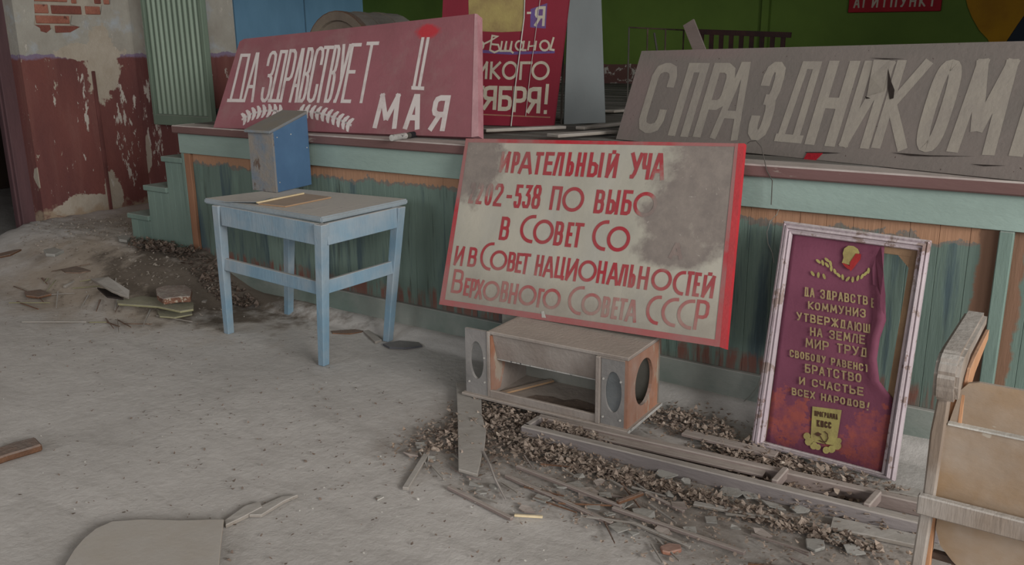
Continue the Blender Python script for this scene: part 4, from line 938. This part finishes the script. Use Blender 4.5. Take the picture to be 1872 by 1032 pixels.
def holed(mapf, w_, h_, cx, cz, rx, rz, th, name, mt):
    """panel w_ x h_ with an elliptical hole; mapf(u, v, depth)"""
    mb = MB(); n = 32; outer = []
    for k_ in range(n):
        a = 2*math.pi*k_/n+math.pi/4; dx, dz = math.cos(a), math.sin(a); s_ = 1/max(abs(dx)/.7071, abs(dz)/.7071)*1.0
        ux_, uz_ = dx*s_/.7071, dz*s_/.7071
        outer.append(((cx+ux_*(w_-cx) if ux_ > 0 else cx+ux_*cx), (cz+uz_*(h_-cz) if uz_ > 0 else cz+uz_*cz)))
    inner = [(cx+rx*math.cos(2*math.pi*k_/n+math.pi/4), cz+rz*math.sin(2*math.pi*k_/n+math.pi/4)) for k_ in range(n)]
    F0 = [mb.vert(mapf(*p, 0)) for p in outer]; F1 = [mb.vert(mapf(*p, 0)) for p in inner]; B0 = [mb.vert(mapf(*p, th)) for p in outer]; B1 = [mb.vert(mapf(*p, th)) for p in inner]
    for k_ in range(n):
        j = (k_+1) % n; mb.f += [[F0[k_], F0[j], F1[j], F1[k_]], [B0[j], B0[k_], B1[k_], B1[j]], [F1[k_], F1[j], B1[j], B1[k_]], [F0[j], F0[k_], B0[k_], B0[j]]]
    return mb.build(name, M[mt], sc_)
e0 = .115   # left baffle width, right baffle start
e1_ = Wc-.135
cbox(-.01, Wc+.012, -.02, Dc+.01, -.012, 0, 'bottom_board', 'cabwood')
cbox(e0+.01, Wc-.0, 0, Dc, Hc-t, Hc, 'top_board', 'cabwood')
cbox(0, Wc, Dc-t, Dc, 0, Hc-t, 'back_board', 'cabdark')
holed(lambda u_, v_, d_: CP(.002+u_, d_+.0, v_), e0, Hc-.005, e0*.5, (Hc)*.52, .036, .085, t, 'baffle', 'cabgrey')
holed(lambda u_, v_, d_: CP(e1_+.02+u_, d_, v_), Wc-e1_-.02-t, Hc-t, (Wc-e1_-.03)*.5, Hc*.48, .036, .085, t, 'baffle', 'cabgrey')
mb = MB(); cc = CP(e1_+.02+(Wc-e1_-.03)*.5, t*.7, Hc*.48); mb.prism([cc+ux*.037*math.cos(a)+np.array([0, 0, .087*math.sin(a)]) for a in [2*math.pi*k_/24 for k_ in range(24)]], uy*.003); mb.build('speaker_paper', M['pearl'], sc_)
holed(lambda u_, v_, d_: CP(Wc-d_, u_, v_), Dc, Hc-t, Dc*.5, Hc*.5, .085, .098, t, 'side_board', 'caborange')
# vertical dividers
cbox(e0+.0, e0+.014, -.004, Dc-t, 0, Hc-.002, 'divider', 'cabwood')
mb = MB(); mb.prism([CP(e0+.015, 0, .02), CP(e0+.015, .07, .02), CP(e0+.015, .11, .12), CP(e0+.015, .07, Hc-t-.005), CP(e0+.015, 0, Hc-t-.005)], ux*.004); mb.build('veneer', M['caborange'], sc_)
cbox(e1_, e1_+.018, -.012, Dc-t, 0, Hc-t, 'divider', 'cabwood')
# sloping inner panel (upper) and floor board with a hole
mb = MB(); mb.hexa([CP(e0+.02, .012, Hc-t-.002), CP(e1_, .012, Hc-t-.002), CP(e1_, .045, Hc-t-.118), CP(e0+.02, .045, Hc-t-.118)], [CP(e0+.02, .022, Hc-t-.002), CP(e1_, .022, Hc-t-.002), CP(e1_, .055, Hc-t-.116), CP(e0+.02, .055, Hc-t-.116)]); mb.build('sloping_panel', M['cabwood'], sc_)
cbox(e0+.02, e1_, .043, .056, Hc-t-.124, Hc-t-.119, 'panel_edge', 'canwhite', .0008)
cbox(Wc+.0122, Wc+.0145, -.02, Dc+.01, -.012, 0.001, 'bottom_edge', 'canwhite', .0005)
cbox(e1_+.018, Wc-t, -.002, .0, Hc-.02, Hc-.014, 'baffle_batten', 'cabwood', .0005)
cbox(e0+.014, e1_, -.005, .01, 0, .032, 'front_lip', 'cabwood')
mb = MB(); a, b = CP(e0+.03, .03, .005), CP(e0+.16, Dc-.03, .012); mb.bar(a, b, .025, .008); mb.build('loose_batten', M['ply'], sc_)
mb = MB(); q = [CP(a, b, .0015) for a, b in ((.26, .05), (.29, .11), (.36, .13), (.42, .12), (.46, .16), (e1_-.01, .13), (e1_-.01, .05), (e1_-.05, .035), (.5, .02), (.38, .03))]; mb.prism(q, (0, 0, .002)); mb.build('rotten_hole', M['leafdark'], sc_)
for (a, c_) in ((.02, .05), (.1, .06), (.1, .17), (e1_+.03, .03), (Wc-.03, .03), (e1_+.03, .19), (Wc-.03, .19)):
    p = CP(a, 0, c_); mb = MB(); mb.tube([p-uy*.003, p+uy*.001], .0045, 8); mb.build('screw', M['nail'], sc_)

# ================================================================ lying lumber frame
lf = thing('lumber_frame', 'long narrow lumber frame lying on the litter before the cabinet and poster', 'wooden frame', (-1.1, 2.7, 0))
zt = .055
A = at(952, 778, 'z', zt); B = at(1722, 965, 'z', zt); A2 = at(984, 757, 'z', zt); B2 = at(1722, 923, 'z', zt)
def bar(p, q, w_, t_, name, mt, par, bev=.004): mb = MB(); mb.bar(p, q, w_, t_); return mb.build(name, M[mt], par, bevel=bev)
dv = (B-A)/np.linalg.norm(B-A); nrm = np.array([-dv[1], dv[0], 0])
bar(A+nrm*.017-(0, 0, .028), B+nrm*.017-(0, 0, .028), .038, .056, 'front_rail', 'bluewood', lf)
bar(A2+nrm*.005-(0, 0, .029), B2+nrm*.005-(0, 0, .029), .034, .05, 'back_rail', 'plumwood', lf)
bar(A-(0, 0, .024)+dv*.012+nrm*.02, A2-(0, 0, .024)+dv*.012-nrm*.01, .024, .048, 'end_rail', 'bluewood', lf)
for (p, q) in (((1415, 886), (1436, 862)), ((1583, 930), (1605, 905))):
    a, b = at(*p, 'z', zt-.01), at(*q, 'z', zt-.01); bar(a, b, .024, .04, 'cross_piece', 'plumwood', lf)

# ================================================================ theatre seat at the right
ch = thing('theatre_seat', 'old plywood theatre seat seen from behind at the right edge', 'chair', (.05, 2.0, 0))
Y0 = 2.0
def yq(p, yy=Y0): return at(*p, 'y', yy)
mb = MB(); q = [yq(p) for p in ((1650, 1120), (1674, 1120), (1711, 893), (1728, 780), (1738, 712), (1716, 712), (1700, 790), (1688, 893))]
q[0] = q[0]*1.0; mb.prism(q, (0, .035, 0)); mb.build('side_post', M['chairwood'], ch, bevel=.004)
xb0 = (q[0][0]+q[1][0])/2
mb = MB(); mb.box(xb0-.03, xb0+.03, Y0-.03, Y0+.36, 0, .05); mb.build('foot', M['chairwood'], ch, bevel=.006)
mb = MB(); mb.bar((xb0, Y0+.017, .04), (q[0][0]*.5+q[1][0]*.5, Y0+.017, q[0][2]+.02), .04, .034, up=(0, 1, 0)); mb.build('lower_post', M['chairwood'], ch, bevel=.004)
# raw inner board behind the post
mb = MB(); q = [yq(p, Y0+.04) for p in ((1670, 1120), (1708, 880), (1716, 800), (1745, 690), (1762, 680), (1748, 740), (1734, 800), (1718, 890), (1690, 1120))]; mb.prism(q, (0, .02, 0)); mb.build('raw_inner_board', M['chairraw'], ch, bevel=.002)
# armrest: rounded nose towards the camera, running back
r0 = yq((1731, 690)); mb = MB(); prof_ = [(-.045, .0), (-.05, .03), (-.035, .058), (-.005, .07), (.05, .072), (.34, .075), (.34, .04), (.1, .03), (.03, .0), (0, -.04), (-.03, -.035)]
mb.prism([(r0[0]-.022, Y0+.01+a, r0[2]-.012+b) for a, b in prof_], (.05, 0, 0)); mb.build('armrest', M['chairwood'], ch, bevel=.008, seg=2)
mb = MB(); mb.prism([(r0[0]+.0285, Y0+.01+a, r0[2]-.012+b) for a, b in ((.02, -.03), (.06, .02), (.12, .028), (.33, .035), (.33, .01), (.15, -.02), (.06, -.06), (.03, -.3), (.015, -.3))], (.008, 0, 0)); mb.build('raw_armrest_side', M['chairraw'], ch, bevel=.001)
# backrest (bent ply) - upper sheet
xl0 = yq((1756, 716))[0]; xr0 = xl0+.44; zt_ = yq((1775, 705))[2]; zm = yq((1745, 782))[2]; zc = yq((1728, 897))[2]
def plys(pts2, yfun, th, name, mt):
    """sheet from (x, z) outline bent by yfun(z)"""
    mb = MB(); f_ = [mb.vert((x_, yfun(x_, z_), z_)) for x_, z_ in pts2]; b_ = [mb.vert((x_, yfun(x_, z_)+th, z_)) for x_, z_ in pts2]; mb.f += [f_, b_[::-1]]
    for i in range(len(f_)): j = (i+1) % len(f_); mb.f.append([f_[i], b_[i], b_[j], f_[j]])
    return mb.build(name, M[mt], ch)
yb = lambda x_, z_: Y0+.045-.1*max(0, z_-zm)
plys([(xl0-.018, zm), (xl0-.004, zt_-.025), (xl0+.01, zt_-.006), (xl0+.03, zt_), (xr0, zt_), (xr0+.02, zt_-.03), (xr0+.02, zm)], lambda x_, z_: Y0+.03, .01, 'upper_backrest', 'chairply')
plys([(xl0-.055, zc-.06), (xl0-.022, zm+.002), (xr0+.02, zm+.002), (xr0+.02, zc-.06)], lambda x_, z_: Y0+.017, .012, 'backrest', 'chairply')
xq = yq((1704, 1000))[0]; zlow = yq((1716, 1032))[2]
plys([(xq+.012, zlow+.03), (xq-.002, zlow+.07), (xq+.0, zc-.03), (xr0+.02, zc-.03), (xr0+.02, zlow-.05), (xq+.1, zlow-.05), (xq+.04, zlow+.0)], lambda x_, z_: Y0+.035, .012, 'lower_panel', 'chairply')
mb = MB(); mb.box(xl0-.018, xr0+.02, Y0+.012, Y0+.03, zm-.001, zm+.003); mb.build('seam_highlight', M['white'], ch)  # white strip paints the highlight along the backrest seam
a = yq((1681, 915)); mb = MB(); z1_, z0_ = yq((1685, 898))[2], yq((1682, 932))[2]; mb.box(a[0]-.002, xr0+.06, Y0-.022, Y0-.001, z0_, z1_); mb.build('cross_rail', M['chairwood'], ch, bevel=.003)
mb = MB(); mb.box(xr0+.03, xr0+.07, Y0-.0, Y0+.034, 0, zt_-.03); mb.build('side_post', M['chairwood'], ch, bevel=.004)
mb = MB(); mb.box(xr0+.02, xr0+.08, Y0-.03, Y0+.36, 0, .05); mb.build('foot', M['chairwood'], ch, bevel=.006)
mb = MB(); mb.box(xr0+.025, xr0+.075, Y0-.03, Y0+.34, zt_-.03, zt_+.005); mb.build('armrest', M['chairwood'], ch, bevel=.008)
mb = MB(); mb.box(xl0+.02, xr0, Y0+.06, Y0+.09, .3, .62); mb.build('tipped_seat', M['chairply'], ch, bevel=.004)
mb = MB(); mb.tube([(xl0-.02, Y0+.06, .34), (xr0+.03, Y0+.06, .34)], .012, 8); mb.build('hinge_rod', M['darkmetal'], ch)

# foreground plywood seat on the floor
o = MB(); pts = [(95, 1075), (118, 1032), (135, 1004), (152, 984), (175, 965), (205, 952), (260, 948), (330, 950), (409, 948), (404, 990), (396, 1075)]
q = [at(*p, 'z', .035) for p in pts]; o.prism([np.array(p)-(0, 0, .01) for p in q], (0, 0, .01))
sh = thing('loose_plywood', 'loose worn plywood chair seat with a rounded corner lying in the left foreground', 'seat', tuple(sum(q)/len(q)*np.array([1, 1, 0])))
o.build('seat_sheet', paint('foreground_seat_ply', (168, 156, 140), (156, 144, 130), 3, dust=.8, bump=.1), sh, bevel=.002)
o = MB(); a, b = at(240, 965, 'z', .02), at(405, 958, 'z', .02); a[2] = b[2] = .013; o.bar(a, b, .03, .022); o.build('seat_batten', M['chairwood'], sh)
o = MB(); a, b = at(120, 1060, 'z', .02), at(390, 1060, 'z', .02); a[2] = b[2] = .013; o.bar(a, b, .03, .022); o.build('seat_batten', M['chairwood'], sh)

# ================================================================ floor debris
def flat(name, pts, z_, th, mt, label, cat, group=None, jag=0, bev=0, tilt=None):
    c_ = sum(at(*p, 'z', z_) for p in pts)/len(pts)
    for _ in range(4):
        if c_[0] < -4: z_ = max(z_, hgt(c_[0], c_[1])+.006); c_ = sum(at(*p, 'z', z_) for p in pts)/len(pts)
    q = [at(*p, 'z', z_) for p in pts]
    if tilt: q = [p+np.array([0, 0, tilt[i % len(tilt)]]) for i, p in enumerate(q)]
    o = MB(); o.prism(q, (0, 0, th)); return tag(o.build(name, M[mt], bevel=bev), label, cat, group)
def stick(p, q, w_, th, mt, label, name='stick', cat='stick', z_=.012, group=None, w2=None):
    a, b = at(*p, 'z', z_), at(*q, 'z', z_); o = MB()
    for _ in range(4):
        if a[0] < -4: a, b = at(*p, 'z', hgt(a[0], a[1])+th*.6+.006), at(*q, 'z', hgt(b[0], b[1])+th*.6+.006)
    o.bar(a, b, w_, th, w2=w2); return tag(o.build(name, M[mt], bevel=.0015), label, cat, group)
flat('torn_board', ((834, 702), (870, 704), (880, 730), (881, 762), (889, 790), (886, 820), (880, 842), (873, 872), (838, 862), (837, 780)), .028, .012, 'greywood', 'short grey board with a torn right edge lying left of the cabinet', 'board', bev=.002)
o = MB(); o.tube([at(*p, 'z', z_) for p, z_ in (((884, 826), .04), ((896, 850), .045), ((905, 875), .035), ((915, 895), .02), ((924, 912), .01))], .006, 6, .003)
tag(o.build('bark_strip', M['bluewood']), 'curled grey splinter strip hanging from the torn board', 'splinter')
stick((741, 893), (781, 828), .022, .012, 'greywood', 'straight pale stick lying on the bare floor left of the torn board')
stick((820, 890), (936, 948), .014, .012, 'plumwood', 'brown lath lying below the torn board')
stick((940, 941), (992, 944), .010, .008, 'lath', 'short pale sliver at the end of the brown lath')
stick((925, 869), (1119, 957), .016, .012, 'plumwood', 'long brown lath, nearest of the pair below the lumber frame')
stick((945, 852), (1136, 926), .014, .012, 'plumwood', 'long brown lath, rear one of the pair below the lumber frame', z_=.02)
stick((1120, 928), (1362, 1010), .016, .012, 'plumwood', 'long lath reaching towards the bottom edge of the picture', z_=.016)
stick((1150, 952), (1262, 1000), .012, .010, 'greywood', 'thin grey lath lying beside the long foreground lath')
stick((1129, 918), (1175, 901), .014, .012, 'brownwood', 'short brown stick crossing the laths at an angle', z_=.03)
stick((1180, 900), (1250, 935), .014, .010, 'plumwood', 'short lath right of the crossing stick')
stick((1268, 920), (1612, 981), .026, .010, 'greywood', 'long flat dusty slat before the lumber frame', name='slat', cat='slat')
stick((1520, 956), (1680, 990), .07, .014, 'greywood', 'wide dusty board end lying by the theatre seat post', name='board', cat='board')
stick((1250, 790), (1420, 832), .05, .012, 'plumwood', 'flat dusty board behind the lumber frame and left of the poster', name='board', cat='board', z_=.03)
stick((1070, 788), (1400, 862), .085, .010, 'plumwood', 'wide smooth dusty board lying inside the lumber frame', name='board', cat='board', z_=.036)
stick((1560, 880), (1690, 905), .06, .012, 'greywood', 'grey board lying under the lower right corner of the poster', name='board', cat='board', z_=.012)
flat('split_wood', ((411, 957), (448, 930), (476, 922), (480, 932), (446, 950), (413, 966)), .004, .014, 'greywood', 'split pale wood piece touching the loose plywood seat', 'wood piece', bev=.002)
flat('split_wood', ((455, 946), (480, 928), (515, 912), (546, 909), (520, 920), (478, 946)), .004, .012, 'greywood', 'long pointed pale wood splinter right of the loose plywood seat', 'wood piece', bev=.002)
flat('rotten_wood', ((-20, 838), (20, 822), (66, 810), (79, 824), (60, 830), (20, 842), (-20, 856)), .004, .03, 'brownwood', 'rotten brown wood piece on the floor at the left edge', 'wood piece', bev=.006)
flat('mossy_board', ((214, 552), (262, 544), (300, 548), (354, 556), (354, 568), (330, 572), (288, 563), (216, 558)), .004, .012, 'yellowwood', 'yellowish mossy board lying before the steps', 'board', bev=.002)
flat('mossy_board', ((288, 570), (350, 568), (352, 576), (320, 582), (292, 580)), .012, .008, 'yellowwood', 'small yellowish board fragment nearest the table leg', 'board', bev=.002)
flat('fallen_brick', ((286, 537), (302, 532), (340, 531), (352, 538), (349, 552), (326, 553), (300, 557), (288, 549)), .012, .035, 'brokenbrick', 'crumbling brown brick lying on the mossy board', 'brick', bev=.004)
flat('split_plank', ((166, 513), (200, 518), (238, 540), (236, 547), (205, 538), (178, 524)), .006, .014, 'greywood', 'raised grey split plank over a dark hole before the steps', 'plank', bev=.002, tilt=(0, .03, .02, 0, .01, .02))
flat('sliver_and_shade', ((112, 494), (140, 488), (166, 496), (146, 500), (120, 499)), .004, .008, 'leafdark', 'dark rotten sliver on the floor near the red wall', 'wood piece')
flat('sliver_and_shade', ((178, 528), (200, 532), (226, 548), (196, 544)), .012, .01, 'hollowdark', 'black sheet standing for the shade in the hole under the split plank', 'wood piece')  # black sheet added as the shade below the raised plank
flat('rotten_wood', ((45, 536), (75, 532), (95, 540), (70, 546), (48, 543)), .012, .014, 'brownwood', 'crumbly orange brown wood piece left of the split plank', 'wood piece', bev=.003)
flat('rotten_wood', ((0, 466), (25, 460), (40, 458), (20, 468), (0, 472)), .012, .014, 'brownwood', 'thin brown wood strip by the dark doorway', 'wood piece', bev=.003)
flat('plaster_lump', ((80, 461), (100, 457), (118, 462), (100, 470), (84, 469)), .004, .02, 'shard', 'pale plaster lump at the foot of the red wall', 'plaster', bev=.004)
flat('plaster_lump', ((216, 436), (228, 434), (240, 438), (232, 444), (218, 442)), .004, .02, 'shard', 'grey plaster lump beside the lowest step', 'plaster', bev=.004)
stick((118, 524), (142, 512), .02, .015, 'greywood', 'short grey stick between the orange piece and the split plank', z_=.03)
stick((372, 552), (398, 530), .025, .012, 'greywood', 'short grey stick behind the left front table leg', z_=.02)
stick((40, 588), (158, 588), .01, .006, 'greywood', 'thin pale straw lying flat at the left', z_=.01)
flat('wood_scrap', ((664, 608), (674, 606), (698, 624), (686, 628)), .004, .012, 'greywood', 'small grey board piece beside the rear right table leg', 'wood piece', bev=.001)
flat('wood_scrap', ((606, 606), (650, 603), (668, 606), (640, 611), (608, 610)), .004, .006, 'brownwood', 'flat brown scrap between the two right table legs', 'wood piece')
flat('slate_scrap', ((700, 631), (730, 625), (765, 628), (772, 634), (740, 638), (712, 637)), .006, .01, 'slate', 'dark slate coloured scrap right of the table', 'scrap')
flat('brick_fragment', ((1206, 1004), (1222, 998), (1244, 1001), (1246, 1010), (1224, 1016), (1210, 1013)), .006, .014, 'rustred', 'small orange brick fragment in the foreground', 'brick', bev=.003)
flat('plaster_lump', ((1472, 988), (1505, 988), (1508, 1004), (1490, 1010), (1474, 1002)), .006, .01, 'shard', 'flat grey plaster piece nearest the bottom right boards', 'plaster', bev=.002)
flat('white_chip', ((688, 910), (700, 906), (702, 909), (690, 915)), .004, .004, 'white', 'bright white chip on the bare foreground floor', 'chip')

# plaster shards in the litter
SH = [(1010, 760), (1105, 905), (1140, 920), (1180, 940), (1075, 900), (1050, 888), (1130, 965), (1085, 925), (1240, 925), (1225, 905), (1200, 850), (1130, 860), (1100, 850), (1060, 870), (1025, 890), (990, 910), (960, 930), (905, 890), (880, 900), (870, 885), (1300, 880), (1335, 900), (1370, 905), (1415, 925), (1440, 945), (1460, 930), (1300, 950), (1260, 970), (1210, 970), (1160, 975), (1530, 985), (1560, 1005), (1395, 975), (1345, 965), (1255, 880), (1218, 868), (752, 830), (770, 815), (790, 838), (1115, 940), (1096, 882), (1415, 880), (1380, 940)]
for i, (x_, y_) in enumerate(SH):
    n = random.randint(4, 6); a0_ = random.uniform(0, 6.3); c_ = at(x_, y_, 'z', .012); r = random.uniform(.02, .046); e_ = random.uniform(.5, 1)
    q = [c_+np.array([r*random.uniform(.7, 1.2)*math.cos(a0_+6.283*k_/n), r*e_*random.uniform(.7, 1.2)*math.sin(a0_+6.283*k_/n), random.uniform(-.004, .006)]) for k_ in range(n)]
    o = MB(); o.prism(q, (0, 0, .004)); tag(o.build('plaster_shard', M['shard'] if i % 4 else M['plumwood']), 'thin flat shard lying in the leaf litter before the stage', 'shard', 'flat shards in the leaf litter')
def splinters(n, cx, cy, rx, ry, lmin, lmax, label, group, mats):
    for i in range(n):
        t = random.uniform(0, 6.283); q_ = random.random()**.5; x_, y_ = cx+rx*q_*math.cos(t), cy+ry*q_*math.sin(t); L = random.uniform(lmin, lmax)/2; a_ = random.uniform(-.9, .5)
        dx, dy = L*math.cos(a_), L*math.sin(a_); w_ = random.uniform(.004, .011); o = MB()
        o.bar((x_-dx, y_-dy, hgt(x_-dx, y_-dy)+.007), (x_+dx, y_+dy, hgt(x_+dx, y_+dy)+random.uniform(.007, .016)), w_, .005, w2=w_*.4)
        tag(o.build('splinter', M[mats[i % len(mats)]]), label, 'splinter', group)
splinters(34, -1.35, 2.36, .75, .24, .05, .2, 'thin grey wood splinter lying among the laths before the lumber frame', 'splinters among the laths', ['greywood', 'plumwood', 'greywood', 'brownwood'])
splinters(26, -5.1, 2.75, .8, .3, .06, .3, 'thin rotten splinter lying on the dirt before the steps', 'splinters before the steps', ['brownwood', 'greywood', 'leafdark', 'yellowwood'])
# leaf litter
def litter(name, regions, n, size, mt, label, cat, zr=(.004, .03), seed=1):
    rnd = random.Random(seed); o = MB()
    for _ in range(n):
        cx, cy, rx, ry, zz_ = rnd.choice(regions); t = rnd.uniform(0, 6.283); s_ = rnd.random()**.6
        x_, y_ = cx+rx*s_*math.cos(t), cy+ry*s_*math.sin(t)
        if y_ > YS-.04 and x_ > XL: continue
        r = rnd.uniform(.4, 1)*size; a = rnd.uniform(0, 6.283); z_ = hgt(x_, y_)+rnd.uniform(*zr)*zz_; e_ = rnd.uniform(.4, .8); cu = rnd.uniform(-.5, .9)*r; tl_ = rnd.uniform(-.5, .5)
        ca, sa = math.cos(a), math.sin(a)
        def pt(u_, v_, w_): return (x_+ca*u_-sa*v_, y_+sa*u_+ca*v_, max(.003, z_+w_+tl_*u_))
        i0 = o.vert(pt(-r, 0, cu)); i1 = o.vert(pt(-.2*r, -r*e_, 0)); i2 = o.vert(pt(r, .1*r, cu)); i3 = o.vert(pt(-.1*r, r*e_, cu*.3)); i4 = o.vert(pt(.6*r, -.7*r*e_, cu*.4)); i5 = o.vert(pt(.5*r, .8*r*e_, cu*.5)); o.f += [[i0, i1, i3], [i1, i4, i2, i3], [i3, i2, i5]]
    return tag(o.build(name, M[mt]), label, cat, kind='stuff')
reg = [(-2.06, 2.6, .13, .34, 1), (-1.88, 2.62, .2, .28, 1.1), (-1.75, 2.74, .3, .12, 1), (-1.6, 2.56, .25, .08, .7), (-1.62, 2.71, .14, .02, 2.2), (-1.25, 2.57, .3, .05, .6), (-.75, 2.74, .35, .04, 1.2), (-1.3, 3.1, .2, .12, 1), (-1.0, 2.98, .2, .1, 1), (-.75, 2.93, .32, .1, 1.2), (-.75, 2.57, .33, .05, .7)]
litter('dry_leaf_litter', reg, 2900, .0155, 'leaf', 'dry pale brown leaf litter heaped round the cabinet and lumber', 'leaf litter', seed=2)
litter('dark_leaf_litter', reg, 3300, .015, 'leafdark', 'dark rotted leaf litter under the pale leaves', 'leaf litter', zr=(.0, .02), seed=3)
litter('brown_leaf_litter', [(a, b, c*1.25+.05, d*1.3+.04, e*.5) for a, b, c, d, e in reg], 2600, .011, 'leafbrown', 'small brown leaf bits thinning out round the leaf heap', 'leaf litter', seed=9)
litter('leaf_scatter', [(-1.6, 2.4, .6, .25, .3), (-.9, 2.35, .6, .25, .3)], 900, .010, 'leaf', 'thin scatter of leaf crumbs before the lumber frame', 'leaf litter', seed=4)
litter('rubble_crumbs', [(-5.7, 3.6, .9, .6, .5), (-4.9, 3.05, .7, .3, 1), (-6.2, 3.4, .6, .4, .4)], 900, .014, 'dirtclod', 'crumbled plaster and dirt heaped before the steps', 'rubble', seed=5)
litter('rotten_wood_rubble', [(-4.9, 3.3, .4, .07, 1.2), (-5.25, 3.3, .25, .07, 1.4), (-4.45, 3.25, .3, .08, .8)], 900, .024, 'leafdark', 'dark rotten wood rubble at the foot of the steps', 'rubble', seed=6)
litter('floor_crumbs', [(-3.2, 1.9, 2.2, 1.2, .1), (-2.2, 2.0, 1.2, .8, .1), (-5, 2.6, 1.8, .6, .1)], 900, .008, 'leafdark', 'small dark crumbs scattered over the dusty floor', 'crumbs', seed=7)
litter('pale_floor_crumbs', [(-3.2, 1.9, 2.2, 1.2, .1), (-2.2, 2.0, 1.2, .8, .1), (-5, 2.6, 1.8, .6, .1), (-1.6, 2.1, .9, .5, .2)], 420, .006, 'white', 'small pale crumbs scattered over the dusty floor', 'crumbs', seed=8)
litter('stage_dirt', [], 0, .01, 'shard', '', '') if False else None

# wires
def wire(pts, mt, label, r=.002):
    o = MB(); o.tube(pts, r, 5); tag(o.build('wire', M[mt]), label, 'wire')
wire([at(*p, 'y', YS-.06) for p in ((1366, 262), (1372, 258), (1382, 257), (1392, 268), (1397, 290), (1402, 312), (1412, 330), (1411, 352), (1410, 374))], 'wire', 'thin dark wire hanging over the stage edge right of the white sign')
wire([at(*p, 'y', YS-.03) for p in ((1424, 382), (1420, 392), (1408, 404), (1402, 425), (1404, 445), (1412, 462), (1415, 480))], 'palewire', 'curled pale wire behind the top left corner of the poster')
wire([at(*p, 'y', YS-.03) for p in ((1394, 680), (1385, 705), (1370, 725), (1350, 742), (1330, 755))], 'palewire', 'pale wire curving down left of the poster foot')
